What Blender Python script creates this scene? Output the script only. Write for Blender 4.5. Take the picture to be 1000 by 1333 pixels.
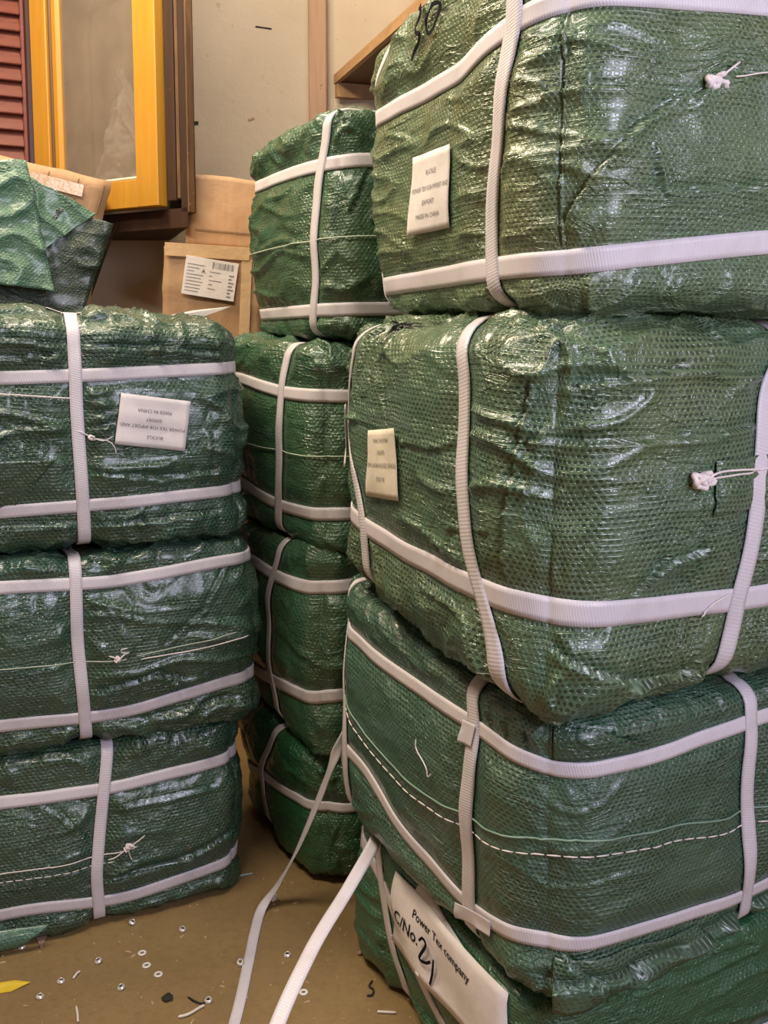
import bpy, bmesh, math, random
import numpy as np
from mathutils import Vector, Matrix

for o in list(bpy.data.objects): bpy.data.objects.remove(o)
C = bpy.context.scene.collection
SC = bpy.context.scene
R = math.radians

# ------------------------------------------------------------ camera, world, lights
cam_d = bpy.data.cameras.new('camera'); cam = bpy.data.objects.new('camera', cam_d); C.objects.link(cam)
cam.location = (0, 0, 1.25); cam.rotation_euler = (R(90 - 6), 0, 0)
cam_d.sensor_fit = 'VERTICAL'; cam_d.sensor_height = 36; cam_d.lens = 1250 / 1333 * 36
cam_d.shift_y = -(666.5 - 551) / 1333; cam_d.clip_start = .05
SC.camera = cam

w = bpy.data.worlds.new('world'); SC.world = w; w.use_nodes = True
w.node_tree.nodes['Background'].inputs[0].default_value = (.75, .78, .9, 1)
w.node_tree.nodes['Background'].inputs[1].default_value = .17

def area(name, loc, target, sx, sy, power, col):
    d = bpy.data.lights.new(name, 'AREA'); d.shape = 'RECTANGLE'; d.size = sx; d.size_y = sy
    d.energy = power; d.color = col
    o = bpy.data.objects.new(name, d); C.objects.link(o); o.location = loc
    o.rotation_euler = (Vector(target) - Vector(loc)).to_track_quat('-Z', 'Y').to_euler()
    return o
area('window_daylight', (1.45, -.30, 1.85), (.1, 1.45, .9), 1.3, 1.0, 62, (.80, .79, 1.0))
area('ceiling_tube_light', (-.75, 1.15, 2.80), (-.6, 1.5, 0), 1.2, .25, 40, (1.0, .88, .72))
area('bulb_and_fill_light', (-1.15, 2.2, 2.85), (-.2, 2.5, .9), .5, .3, 34, (1.0, .80, .54))
area('bulb_and_fill_light', (-.30, 2.65, 2.85), (-.40, 3.0, 1.2), .4, .3, 11, (1.0, .86, .66))  # added fill lamp that brightens the back wall, not a bulb of the room

SC.view_settings.view_transform = 'Standard'; SC.view_settings.look = 'None'
SC.view_settings.exposure = 0.0; SC.view_settings.gamma = 1; SC.view_settings.use_curve_mapping = False

# ------------------------------------------------------------ node helpers
class NT:
    def __init__(s, name):
        s.m = bpy.data.materials.new(name); s.m.use_nodes = True
        s.t = s.m.node_tree; s.N = s.t.nodes; s.L = s.t.links
        s.b = s.N['Principled BSDF']; s.out = s.N['Material Output']
    def n(s, typ, **kw):
        x = s.N.new(typ)
        for k, v in kw.items(): setattr(x, k, v)
        return x
    def set(s, sock, v):
        if hasattr(v, 'is_output') or isinstance(v, bpy.types.NodeSocket): s.L.new(v, sock)
        elif isinstance(v, (tuple, list)) and len(v) == 3 and sock.type == 'RGBA': sock.default_value = (*v, 1)
        else: sock.default_value = v
    def math(s, op, a, b=0.0, c=0.0, clamp=False):
        x = s.n('ShaderNodeMath', operation=op, use_clamp=clamp)
        s.set(x.inputs[0], a); s.set(x.inputs[1], b); s.set(x.inputs[2], c); return x.outputs[0]
    def noise(s, vec, scale, detail=2, rough=.5, dist=0.0, off=None, sc3=None):
        if sc3 or off:
            mp = s.n('ShaderNodeMapping'); s.set(mp.inputs[0], vec)
            if sc3: mp.inputs['Scale'].default_value = sc3
            if off: mp.inputs['Location'].default_value = off
            vec = mp.outputs[0]
        x = s.n('ShaderNodeTexNoise'); s.set(x.inputs['Vector'], vec)
        x.inputs['Scale'].default_value = scale; x.inputs['Detail'].default_value = detail
        x.inputs['Roughness'].default_value = rough; x.inputs['Distortion'].default_value = dist
        return x.outputs['Fac']
    def ramp(s, fac, stops):
        x = s.n('ShaderNodeValToRGB'); s.set(x.inputs[0], fac); e = x.color_ramp.elements
        while len(e) < len(stops): e.new(.5)
        for i, (p, c) in enumerate(stops): e[i].position = p; e[i].color = (*c, 1) if len(c) == 3 else c
        return x.outputs[0]
    def rng(s, v, a, b, c=0.0, d=1.0):
        x = s.n('ShaderNodeMapRange'); s.set(x.inputs[0], v)
        for i, q in enumerate((a, b, c, d)): x.inputs[i + 1].default_value = q
        return x.outputs[0]
    def mix(s, f, a, b, mode='MIX'):
        x = s.n('ShaderNodeMix', data_type='RGBA', blend_type=mode)
        s.set(x.inputs[0], f); s.set(x.inputs[6], a); s.set(x.inputs[7], b); return x.outputs[2]
    def bump(s, h, dist, strength=1.0, normal=None):
        x = s.n('ShaderNodeBump'); s.set(x.inputs['Height'], h); x.inputs['Distance'].default_value = dist
        x.inputs['Strength'].default_value = strength
        if normal is not None: s.L.new(normal, x.inputs['Normal'])
        return x.outputs[0]
    def uv(s):
        return s.n('ShaderNodeTexCoord').outputs['UV']
    def obj(s):
        return s.n('ShaderNodeTexCoord').outputs['Object']
    def P(s, **kw):
        for k, v in kw.items(): s.set(s.b.inputs[k.replace('_', ' ')], v)
        return s.m

def fabric(name, base, olive, dark, dot=1.0, glossy=.34, seed=0.0, olive_amt=.5):
    """woven polypropylene sheet: offset rows of dark weave dots, tape lines, fine crinkle"""
    t = NT(name); uv = t.uv()
    sp = t.n('ShaderNodeSeparateXYZ'); t.L.new(uv, sp.inputs[0]); u, v = sp.outputs[0], sp.outputs[1]
    wob = t.noise(uv, 6, 2, off=(seed, 0, 0))
    u = t.math('ADD', u, t.math('MULTIPLY', wob, .012)); v = t.math('ADD', v, t.math('MULTIPLY', wob, .02))
    vr = t.math('DIVIDE', v, .0068); row = t.math('FLOOR', vr)
    ur = t.math('ADD', t.math('DIVIDE', u, .0098), t.math('MULTIPLY', t.math('MODULO', row, 2.0), .5))
    du = t.math('ABSOLUTE', t.math('SUBTRACT', t.math('FRACT', ur), .5))
    dv = t.math('ABSOLUTE', t.math('SUBTRACT', t.math('FRACT', vr), .5))
    d = t.math('SQRT', t.math('ADD', t.math('POWER', t.math('DIVIDE', du, .36), 2.0), t.math('POWER', t.math('DIVIDE', dv, .34), 2.0)))
    dots = t.rng(d, .75, 1.15, 1.0, 0.0)
    patch = t.math('MULTIPLY', t.rng(t.noise(uv, 9, 2, off=(seed + 3, 0, 0)), .34, .52, .4, 1.0), t.rng(t.noise(uv, 70, 2, off=(seed + 4, 0, 0)), .3, .55, .55, 1.0))
    dotm = t.math('MULTIPLY', dots, t.math('MULTIPLY', patch, dot))
    lines = t.rng(dv, .36, .5, 0.0, 1.0)
    big = t.rng(t.noise(uv, 3.2, 3, .6, off=(seed + 7, 1, 0)), .40, .66, 0.0, olive_amt)
    col = t.mix(big, base, olive)
    fine = t.noise(uv, 60, 3, .6, off=(seed, 5, 0), sc3=(1, 2.2, 1))
    col = t.mix(t.rng(fine, .3, .75, 0, .2), col, tuple(min(1, c * 1.9 + .01) for c in base))
    col = t.mix(t.math('MULTIPLY', dotm, .92), col, dark)
    stain = t.rng(t.noise(uv, 17, 3, .6, off=(seed + 11, 0, 0)), .70, .76, 0, .5)
    col = t.mix(stain, col, (.16, .11, .05))
    h1 = t.noise(uv, 20, 3, .5, .6, off=(seed, 0, 0), sc3=(.7, 1.4, 1))
    rd = t.math('ABSOLUTE', t.math('SUBTRACT', t.noise(uv, 15, 2, .5, 1.2, off=(seed, 7, 0), sc3=(.6, 1.9, 1)), .5))
    rd = t.math('MULTIPLY', t.rng(rd, 0, .035, 1, 0), t.rng(t.noise(uv, 6, 2, off=(seed, 8, 0)), .42, .62, 0, 1))
    rd2 = t.math('ABSOLUTE', t.math('SUBTRACT', t.noise(uv, 34, 2, .5, .8, off=(seed, 17, 0), sc3=(1, 1.2, 1)), .5))
    rd2 = t.math('MULTIPLY', t.rng(rd2, 0, .05, 1, 0), t.rng(t.noise(uv, 8, 2, off=(seed, 28, 0)), .45, .65, 0, 1))
    h1 = t.math('ADD', h1, t.math('ADD', t.math('MULTIPLY', rd, .30), t.math('MULTIPLY', rd2, .14)))
    h2 = t.noise(uv, 95, 3, .6, .4, off=(seed, 2, 0))
    hw = t.math('SUBTRACT', t.math('MULTIPLY', lines, -.5), dots)
    n1 = t.bump(h1, .013, .65); n2 = t.bump(h2, .0011, .4, n1); n3 = t.bump(hw, .0013, .6, n2)
    rough = t.rng(t.noise(uv, 40, 2, off=(seed, 9, 0)), .3, .7, glossy - .10, glossy + .12)
    return t.P(Base_Color=col, Roughness=rough, Normal=n3, Specular_IOR_Level=.75, Coat_Weight=.4, Coat_Roughness=.18)

GB, GO, GD = (.052, .135, .078), (.092, .140, .050), (.014, .040, .022)
FAB = {
 'R1': fabric('woven_green_light', (0.098, 0.170, 0.092), (0.160, 0.185, 0.075), (0.024, 0.052, 0.030), .9, .30, 0.0, .8),
 'R2': fabric('woven_green_olive', (0.078, 0.150, 0.086), (0.118, 0.152, 0.062), (0.012, 0.032, 0.018), 1.0, .30, 1.3, .8),
 'R3': fabric('woven_green_mid', (0.046, 0.118, 0.074), (0.055, 0.108, 0.054), (0.009, 0.027, 0.016), 1.0, .40, 2.7, .5),
 'R4': fabric('woven_green_bright', (0.029, 0.120, 0.056), (0.040, 0.104, 0.040), (0.010, 0.036, 0.018), .6, .36, 4.1, .4),
 'M': fabric('woven_green_plain', (0.038, 0.112, 0.058), (0.056, 0.100, 0.036), (0.010, 0.029, 0.016), .6, .33, 5.9, .6),
 'M4': fabric('woven_green_deep', (0.018, 0.094, 0.034), (0.028, 0.080, 0.020), (0.006, 0.028, 0.011), .4, .33, 6.6, .4),
 'L': fabric('woven_green_dark', (0.032, 0.090, 0.058), (0.046, 0.084, 0.034), (0.008, 0.022, 0.015), 1.0, .29, 8.2, .6),
 'S': fabric('woven_green_sack', (0.070, 0.175, 0.112), (0.056, 0.120, 0.056), (0.016, 0.040, 0.024), .5, .36, 9.9, .3),
 'SD': fabric('woven_green_sack_shaded', (0.016, 0.042, 0.026), (0.018, 0.032, 0.014), (0.006, 0.016, 0.010), .5, .45, 10.4, .3),  # same sheet as the sack green, darkened to paint shade beside the lit flap
}
def strap_mat():
    t = NT('white_woven_strap'); uv = t.uv()
    sp = t.n('ShaderNodeSeparateXYZ'); t.L.new(uv, sp.inputs[0]); u, v = sp.outputs[0], sp.outputs[1]
    k = t.math('SINE', t.math('MULTIPLY', t.math('ADD', u, t.math('MULTIPLY', v, .25)), 2 * math.pi / .0046))
    rib = t.rng(k, -.6, .6, 0, 1)
    edge = t.rng(t.math('ABSOLUTE', v), .0105, .0125, 0, 1)
    nz = t.noise(uv, 14, 3)
    col = t.mix(t.math('MULTIPLY', rib, .13), (.68, .64, .68), (.41, .38, .42))
    col = t.mix(t.rng(nz, .5, .8, 0, .35), col, (.36, .31, .28))
    n = t.bump(rib, .0004, .45)
    return t.P(Base_Color=col, Roughness=.42, Normal=n, Specular_IOR_Level=.5)
STRAP = strap_mat()

def simple(name, col, rough=.6, var=.15, scale=20, bump=.0, bscale=60, **kw):
    t = NT(name); ob = t.obj(); n = t.noise(ob, scale, 4, .6)
    c = t.mix(t.rng(n, .3, .7, 0, 1), tuple(x * (1 - var) for x in col), tuple(min(1, x * (1 + var)) for x in col))
    a = dict(Base_Color=c, Roughness=rough, **kw)
    if bump: a['Normal'] = t.bump(t.noise(ob, bscale, 4, .6), bump, .6)
    return t.P(**a)
PAPER = simple('label_paper', (.74, .69, .68), .7, .07, 30, .0015, 40)
PAPER_Y = simple('stained_label_paper', (.70, .64, .52), .7, .16, 14, .0015, 40)
INK = simple('printed_ink', (.16, .15, .16), .7, .05)
INKD = simple('black_marker_ink', (.010, .010, .012), .9, .05, Specular_IOR_Level=.1)
TWINE = simple('white_twine', (.78, .70, .68), .6, .1, 60)
THREAD = simple('pale_thread', (.50, .56, .44), .6, .15, 60)
FILM = simple('cream_tape', (.7, .6, .5), .3, .1)

def wood_mat(name, base, dark, sc=(1, 1, .08), scale=30, rough=.5, chips=None):
    t = NT(name); ob = t.obj()
    g = t.noise(ob, scale, 4, .6, 1.0, sc3=sc)
    c = t.mix(t.rng(g, .3, .7, 0, 1), base, dark)
    if chips:
        c = t.mix(t.rng(t.noise(ob, 45, 4, .7), .66, .70, 0, 1), c, chips)
    return t.P(Base_Color=c, Roughness=rough, Normal=t.bump(g, .0015, .5))
YEL = wood_mat('yellow_painted_wood', (.55, .285, .035), (.48, .235, .025), rough=.42)
BRN = wood_mat('dark_brown_painted_wood', (.050, .019, .006), (.026, .010, .004), rough=.75, chips=(.10, .045, .018))
BRN2 = wood_mat('mid_brown_wood', (.17, .085, .035), (.11, .05, .018), rough=.5)
CHIP = wood_mat('chipped_pale_edge', (.22, .12, .05), (.07, .03, .012), rough=.7, chips=(.5, .36, .2))
RED = wood_mat('red_brown_painted_wood', (.20, .060, .040), (.14, .038, .03), sc=(.3, 1, 1), rough=.5)
REDD = wood_mat('dark_maroon_painted_wood', (.055, .018, .020), (.035, .012, .014), rough=.4)
SHELFW = wood_mat('plain_timber', (.40, .245, .12), (.30, .17, .075), sc=(1, .1, 1), rough=.6)
SHELFD = wood_mat('shaded_shelf_board', (.13, .062, .024), (.09, .04, .015), sc=(1, .1, 1), rough=.6)  # shelf timber darkened: the underside's shade is put into the colour
BATTEN = wood_mat('weathered_batten_wood', (.40, .255, .165), (.30, .17, .10), rough=.7, chips=(.19, .10, .06))

def wall_mat():
    t = NT('stained_cream_plaster'); ob = t.obj()
    n = t.noise(ob, 1.3, 4, .6); n2 = t.noise(ob, 30, 4, .6)
    c = t.mix(t.rng(n, .35, .68, 0, 1), (.60, .50, .38), (.45, .365, .265))
    c = t.mix(t.rng(n2, .66, .72, 0, .35), c, (.25, .18, .12))
    return t.P(Base_Color=c, Roughness=.75, Normal=t.bump(t.noise(ob, 40, 5, .65), .004, .5))
WALL = wall_mat()
def floor_mat():
    t = NT('dusty_brown_floor'); ob = t.obj()
    n = t.noise(ob, 2.5, 4, .6); n2 = t.noise(ob, 160, 3, .7); n3 = t.noise(ob, 55, 3, .7)
    c = t.mix(t.rng(n, .3, .7, 0, 1), (.30, .200, .080), (.215, .140, .058))
    c = t.mix(t.rng(n3, .45, .75, 0, .5), c, (.17, .105, .042))
    c = t.mix(t.rng(n2, .70, .76, 0, .8), c, (.45, .33, .18))
    return t.P(Base_Color=c, Roughness=.62, Normal=t.bump(n2, .0015, .6, t.bump(n3, .002, .4)))
FLOOR = floor_mat()
def card_mat(name, base, dark):
    t = NT(name); ob = t.obj()
    n = t.noise(ob, 6, 4, .6); f = t.noise(ob, 90, 2, .5, sc3=(1, 1, .05))
    c = t.mix(t.rng(n, .3, .7, 0, 1), base, dark)
    c = t.mix(t.rng(f, .45, .6, 0, .15), c, tuple(x * .75 for x in dark))
    return t.P(Base_Color=c, Roughness=.6, Normal=t.bump(t.noise(ob, 12, 4, .6, .6), .01, .4, t.bump(f, .0006, .4)))
CARD = card_mat('brown_cardboard', (.47, .29, .155), (.38, .225, .115))
CARDD = card_mat('dark_cardboard', (.26, .155, .08), (.20, .12, .06))
TAPE = simple('clear_packing_tape', (.62, .42, .24), .16, .12, 12, .004, 30)
METAL = simple('nickel_metal', (.85, .83, .80), .28, .05, Metallic=.55)
WASHER = simple('white_plastic_ring', (.82, .80, .76), .35, .04)
BLACKF = simple('black_fibre', (.02, .018, .015), .8, .1)
YSTRIP = simple('yellow_plastic', (.75, .55, .04), .35, .05)
SCRAP = simple('white_plastic_scrap', (.75, .70, .62), .4, .08)
PINKSC = simple('pinkish_paper_scrap', (.38, .24, .17), .7, .1)

def glass_mat():
    t = NT('dusty_glass'); ob = t.obj()
    n = t.rng(t.noise(ob, 7, 4, .6), .3, .75, .34, .6)
    return t.P(Base_Color=(.30, .25, .20), Roughness=.25, Alpha=n, Specular_IOR_Level=.5)
GLASS = glass_mat()
def plas_mat():
    t = NT('thin_white_plastic')
    return t.P(Base_Color=(.75, .74, .72), Roughness=.3, Alpha=.75)
PLAS = plas_mat()

# ------------------------------------------------------------ object helpers
def tag(o, label=None, cat=None, group=None, kind=None):
    if label: o['label'] = label
    if cat: o['category'] = cat
    if group: o['group'] = group
    if kind: o['kind'] = kind
    return o
def empty(name, loc=(0, 0, 0), rot=(0, 0, 0), label=None, cat=None, group=None, kind=None):
    o = bpy.data.objects.new(name, None); C.objects.link(o); o.location = loc; o.rotation_euler = rot
    o.empty_display_size = .05
    return tag(o, label, cat, group, kind)
def link(name, me, mat, parent=None, smooth=True):
    if mat: me.materials.append(mat)
    if smooth: me.polygons.foreach_set('use_smooth', np.ones(len(me.polygons), dtype=bool))
    o = bpy.data.objects.new(name, me); C.objects.link(o)
    if parent: o.parent = parent
    return o
def np_mesh(name, V, Q, uvs=None):
    me = bpy.data.meshes.new(name); V = np.asarray(V, dtype=np.float32); Q = np.asarray(Q, dtype=np.int32)
    me.vertices.add(len(V)); me.vertices.foreach_set('co', V.ravel())
    me.loops.add(Q.size); me.loops.foreach_set('vertex_index', Q.ravel())
    me.polygons.add(len(Q)); me.polygons.foreach_set('loop_start', np.arange(len(Q), dtype=np.int32) * 4)
    if uvs is not None:
        l = me.uv_layers.new(name='UVMap'); l.data.foreach_set('uv', np.asarray(uvs, dtype=np.float32).ravel())
    me.update(calc_edges=True); return me
def gridq(nu, nv):
    i = np.arange(nu - 1)[:, None] * nv + np.arange(nv - 1)[None, :]
    return np.stack([i, i + nv, i + nv + 1, i + 1], -1).reshape(-1, 4)
def bm_obj(name, bm, mat, parent=None, smooth=False):
    me = bpy.data.meshes.new(name); bm.to_mesh(me); bm.free(); return link(name, me, mat, parent, smooth)
def box(name, size, loc, mat, parent=None, rot=(0, 0, 0), bev=.002, segs=1):
    bm = bmesh.new(); bmesh.ops.create_cube(bm, size=1); bmesh.ops.scale(bm, vec=size, verts=bm.verts)
    if bev: bmesh.ops.bevel(bm, geom=bm.edges[:], offset=min(bev, min(size) * .45), segments=segs, affect='EDGES')
    o = bm_obj(name, bm, mat, parent); o.location = loc; o.rotation_euler = rot; return o
def tube_mesh(name, paths, rad, n=6):
    V = []; Q = []
    for pts in paths:
        P = np.asarray(pts, float); T = np.gradient(P, axis=0); T /= np.linalg.norm(T, axis=1)[:, None] + 1e-9
        up = np.array([.31, .23, .92]); A = np.cross(T, up); A /= np.linalg.norm(A, axis=1)[:, None] + 1e-9; B = np.cross(T, A)
        b0 = len(V)
        for k in range(len(P)):
            r = rad * (.55 if k in (0, len(P) - 1) else 1)
            for j in range(n):
                a = 2 * math.pi * j / n; V.append(P[k] + r * (A[k] * math.cos(a) + B[k] * math.sin(a)))
        for k in range(len(P) - 1):
            for j in range(n):
                a, b = b0 + k * n + j, b0 + k * n + (j + 1) % n
                Q.append((a, b, b + n, a + n))
    return np_mesh(name, V, Q)
def smooth_path(pts, m=8):
    P = np.asarray(pts, float); P = np.vstack([2 * P[0] - P[1], P, 2 * P[-1] - P[-2]]); out = []
    for i in range(1, len(P) - 2):
        for t in np.linspace(0, 1, m, endpoint=False):
            a, b, c, d = P[i - 1], P[i], P[i + 1], P[i + 2]
            out.append(.5 * ((2 * b) + (c - a) * t + (2 * a - 5 * b + 4 * c - d) * t * t + (3 * b - a - 3 * c + d) * t ** 3))
    out.append(P[-2]); return np.array(out)

# ------------------------------------------------------------ numpy gradient noise
_rs = np.random.RandomState(11); _perm = _rs.permutation(256); _perm = np.concatenate([_perm, _perm])
_g = _rs.normal(size=(256, 3)); _g /= np.linalg.norm(_g, axis=1)[:, None]
def noise3(p):
    i = np.floor(p).astype(int); f = p - i; i &= 255; u = f * f * f * (f * (f * 6 - 15) + 10)
    def g(dx, dy, dz):
        h = _perm[(_perm[(_perm[(i[:, 0] + dx) & 255] + i[:, 1] + dy) & 255] + i[:, 2] + dz) & 255]
        gg = _g[h]; return gg[:, 0] * (f[:, 0] - dx) + gg[:, 1] * (f[:, 1] - dy) + gg[:, 2] * (f[:, 2] - dz)
    x, y, z = u[:, 0], u[:, 1], u[:, 2]
    l = lambda a, b, t: a + (b - a) * t
    return 1.6 * l(l(l(g(0,0,0), g(1,0,0), x), l(g(0,1,0), g(1,1,0), x), y), l(l(g(0,0,1), g(1,0,1), x), l(g(0,1,1), g(1,1,1), x), y), z)
def sstep(x, a, b):
    t = np.clip((x - a) / (b - a), 0, 1); return t * t * (3 - 2 * t)

# ------------------------------------------------------------ strapped bale
BALES = {}
class Bale:
    def __init__(s, key, ref, c, yaw, W, D, z0, h, mat, seed, rv=(.055, .055, .042), bulge=(.02, .02, .004), corners=None,
                 fold=1.0, crumple=1.0, pitch=.006, sq=1.0):
        s.key, s.a, s.b, s.h, s.seed, s.mat = key, W / 2, D / 2, h, seed, mat
        y = R(yaw); e1 = np.array([math.cos(y), math.sin(y)]); e2 = np.array([-math.sin(y), math.cos(y)])
        ctr = np.array(c) + e1 * W / 2 * (1 if ref == 'FL' else -1) + e2 * D / 2
        s.loc = (ctr[0], ctr[1], z0); s.yaw = y; s.z0 = z0
        s.H = np.array([W / 2, D / 2, h / 2]); s.rv = np.array(rv); s.bulge = np.array(bulge)
        s.corners = corners or {}; s.crumple = crumple; s.fold = fold; s.pitch = pitch; s.sq = sq
        BALES[key] = s
        s.straps = []; s.masks = []; s.creases = []
    # perimeter parameters
    def per_h(s, N):
        x, y = N[:, 0], N[:, 1]; a, b = s.a, s.b
        face = np.argmax(np.stack([-x / a, -y / b, x / a, y / b]), axis=0)
        return np.choose(face, [-y + b, 2 * b + x + a, 2 * b + 2 * a + y + b, 4 * b + 2 * a + a - x])
    def per_v(s, N, ax):
        h = s.h; z = N[:, 2]
        if ax == 0:                        # loop F,T,Back,Bottom (plane x = const)
            q, b = N[:, 1], s.b; face = np.argmax(np.stack([-q / b, z / h * 2 - 1, q / b, 1 - z / h * 2]), axis=0)
            return np.choose(face, [z, h + q + b, h + 2 * b + h - z, 2 * h + 2 * b + b - q])
        q, b = N[:, 0], s.a; face = np.argmax(np.stack([-q / b, z / h * 2 - 1, q / b, 1 - z / h * 2]), axis=0)
        return np.choose(face, [z, h + q + b, h + 2 * b + h - z, 2 * h + 2 * b + b - q])
    def add_strap(s, kind, ctrl, width=.028, off=0.0):
        """kind h: ctrl [(face,u,z)], kind v: [(z,x)] on the front, kind w: [(z,u)] on the left"""
        a, b, h = s.a, s.b, s.h
        if kind == 'h':
            per = 4 * a + 4 * b
            P = [((u + b) if f == 'L' else (2 * b + u + a), z) for f, u, z in ctrl]
            P += [(2 * b + 2 * a + b, ctrl[-1][2]), (4 * b + 3 * a, ctrl[0][2])]
        else:
            bb = b if kind == 'v' else a; per = 2 * h + 4 * bb; sg = 1 if kind == 'v' else -1
            P = [(z, sg * q) for z, q in ctrl]
            P += [(h + bb, sg * ctrl[-1][1]), (h + 2 * bb + h / 2, sg * (ctrl[0][1] + ctrl[-1][1]) / 2), (2 * h + 3 * bb, sg * ctrl[0][1])]
        P.sort(); t = np.linspace(0, per, 400, endpoint=False)
        v = np.interp(t, [p[0] for p in P], [p[1] for p in P], period=per)
        k = np.hanning(25); k /= k.sum(); v = np.convolve(np.concatenate([v[-12:], v, v[:12]]), k, 'valid')
        s.straps.append(dict(kind=kind, per=per, t=t, v=v, w=width, off=off))
    def sdist(s, st, N):
        if st['kind'] == 'h':
            d = N[:, 2] - np.interp(s.per_h(N), st['t'], st['v'], period=st['per'])
            return np.where((N[:, 2] < 1e-6) | (N[:, 2] > s.h - 1e-6), 9, np.abs(d))
        ax = 0 if st['kind'] == 'v' else 1
        return np.abs(N[:, ax] - np.interp(s.per_v(N, ax), st['t'], st['v'], period=st['per']))
    def surf(s, N, off=0.0, wr=True, keep=0.0):
        N = np.asarray(N, float); H, rv = s.H, s.rv; c = np.array([0, 0, s.h / 2])
        p = N - c; q = np.clip(p / H, -1, 1); inner = np.clip(p, -(H - rv), H - rv); d = (p - inner) / rv
        n = d / (np.linalg.norm(d, axis=1)[:, None] + 1e-9); base = inner + rv * n
        o = 1 - q ** 2; w = n ** 2; sd = s.seed * 7.31
        B = w[:, 0] * s.bulge[0] * (o[:, 1] * o[:, 2]) ** .6 + w[:, 1] * s.bulge[1] * (o[:, 0] * o[:, 2]) ** .6 + w[:, 2] * np.where(n[:, 2] > 0, s.bulge[2], -.010) * (o[:, 0] * o[:, 1]) ** .6
        B = B + .009 * noise3(N * 4.5 + sd) + .005 * noise3(N * 9.5 + sd + 40)
        mask = np.ones(len(N)); sqz = np.zeros(len(N))
        for st in s.straps:
            dd = s.sdist(st, N); hw = st['w'] / 2
            mask *= .12 + .88 * sstep(dd, hw * .9, hw + .022)
            sqz = np.maximum(sqz, np.exp(-(np.maximum(dd - hw * .6, 0) / .030) ** 2))
        B = B - s.sq * (.011 * sqz - .003)
        if wr:
            face_side = (np.abs(n[:, 2]) < .8)
            for (f, u0, u1, z0, z1) in s.masks:
                if f == 'F': m = (n[:, 1] < -.5); u = N[:, 0]
                else: m = (n[:, 0] < -.5); u = -N[:, 1]
                k = sstep(u, u0 - .03, u0) * (1 - sstep(u, u1, u1 + .03)) * sstep(N[:, 2], z0 - .03, z0) * (1 - sstep(N[:, 2], z1, z1 + .03)) * m
                mask = mask * (1 - .85 * k)
            W = N + .035 * np.stack([noise3(N * 7 + sd + 1), noise3(N * 7 + sd + 9), noise3(N * 7 + sd + 17)], 1)
            hfold = 1 - np.abs(noise3(W * np.array([4.5, 4.5, 19.]) + sd)) * 2.3
            hfold = np.clip(hfold, 0, 1) ** 3
            hm = sstep(noise3(N * 3.1 + sd + 60), -.25, .35)
            crm = np.clip(1 - np.abs(noise3(W * 13 + sd + 5)) * 2.2, 0, 1) ** 2.5
            crm2 = np.clip(1 - np.abs(noise3(W * np.array([30., 30., 12.]) + sd + 25)) * 2.2, 0, 1) ** 3
            band = np.clip(sstep(np.abs(q[:, 2]), .5, .9) + .8 * sstep(np.abs(q[:, 0] * q[:, 1]), .72, .95), 0, 1.3)
            vm = sstep(noise3(N * 4.3 + sd + 90), .05, .45)
            near = np.zeros(len(N))
            wrk = s.fold * .0082 * hfold * hm + .0065 * crm * (.12 + band) - .0050 * crm2 * (vm * .8 + .3 * band) + .0016 * noise3(W * 22 + sd) + .0007 * noise3(W * 50 + sd)
            B = B + s.crumple * wrk * mask
            for (f, pts, wd, dp) in s.creases:      # overlapped fold lines in the sheet
                m = (n[:, 1] < -.5) if f == 'F' else (n[:, 0] < -.5); u = N[:, 0] if f == 'F' else -N[:, 1]
                for (u0, z0), (u1, z1) in zip(pts[:-1], pts[1:]):
                    L2 = (u1 - u0) ** 2 + (z1 - z0) ** 2; t = np.clip(((u - u0) * (u1 - u0) + (N[:, 2] - z0) * (z1 - z0)) / L2, 0, 1)
                    sd_ = ((u - u0) * (z1 - z0) - (N[:, 2] - z0) * (u1 - u0)) / math.sqrt(L2)
                    dist = np.hypot(u - (u0 + t * (u1 - u0)), N[:, 2] - (z0 + t * (z1 - z0)))
                    B = B + m * dp * np.sign(sd_) * np.exp(-(dist / wd) ** 2) * (.15 + .85 * mask)
        B = B + off
        pos = base + n * B[:, None]
        tq = (q + 1) / 2
        for (cx, cy, cz), dv in s.corners.items():
            wt = (tq[:, 0] if cx > 0 else 1 - tq[:, 0]) * (tq[:, 1] if cy > 0 else 1 - tq[:, 1]) * (tq[:, 2] if cz > 0 else 1 - tq[:, 2])
            pos = pos + wt[:, None] * np.array(dv)
        pos = pos + c
        pos[:, 2] = np.maximum(pos[:, 2], (.0015 if s.z0 == 0 else -9) + np.clip(off, 0, 1) * 0)
        return pos
    def fpt(s, face, u, z):
        u = np.asarray(u, float); z = np.asarray(z, float); zz = np.zeros_like(u)
        if face == 'F': return np.stack([u, zz - s.b, z], -1)
        if face == 'L': return np.stack([zz - s.a, -u, z], -1)
        if face == 'T': return np.stack([u, z, zz + s.h], -1)
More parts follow.
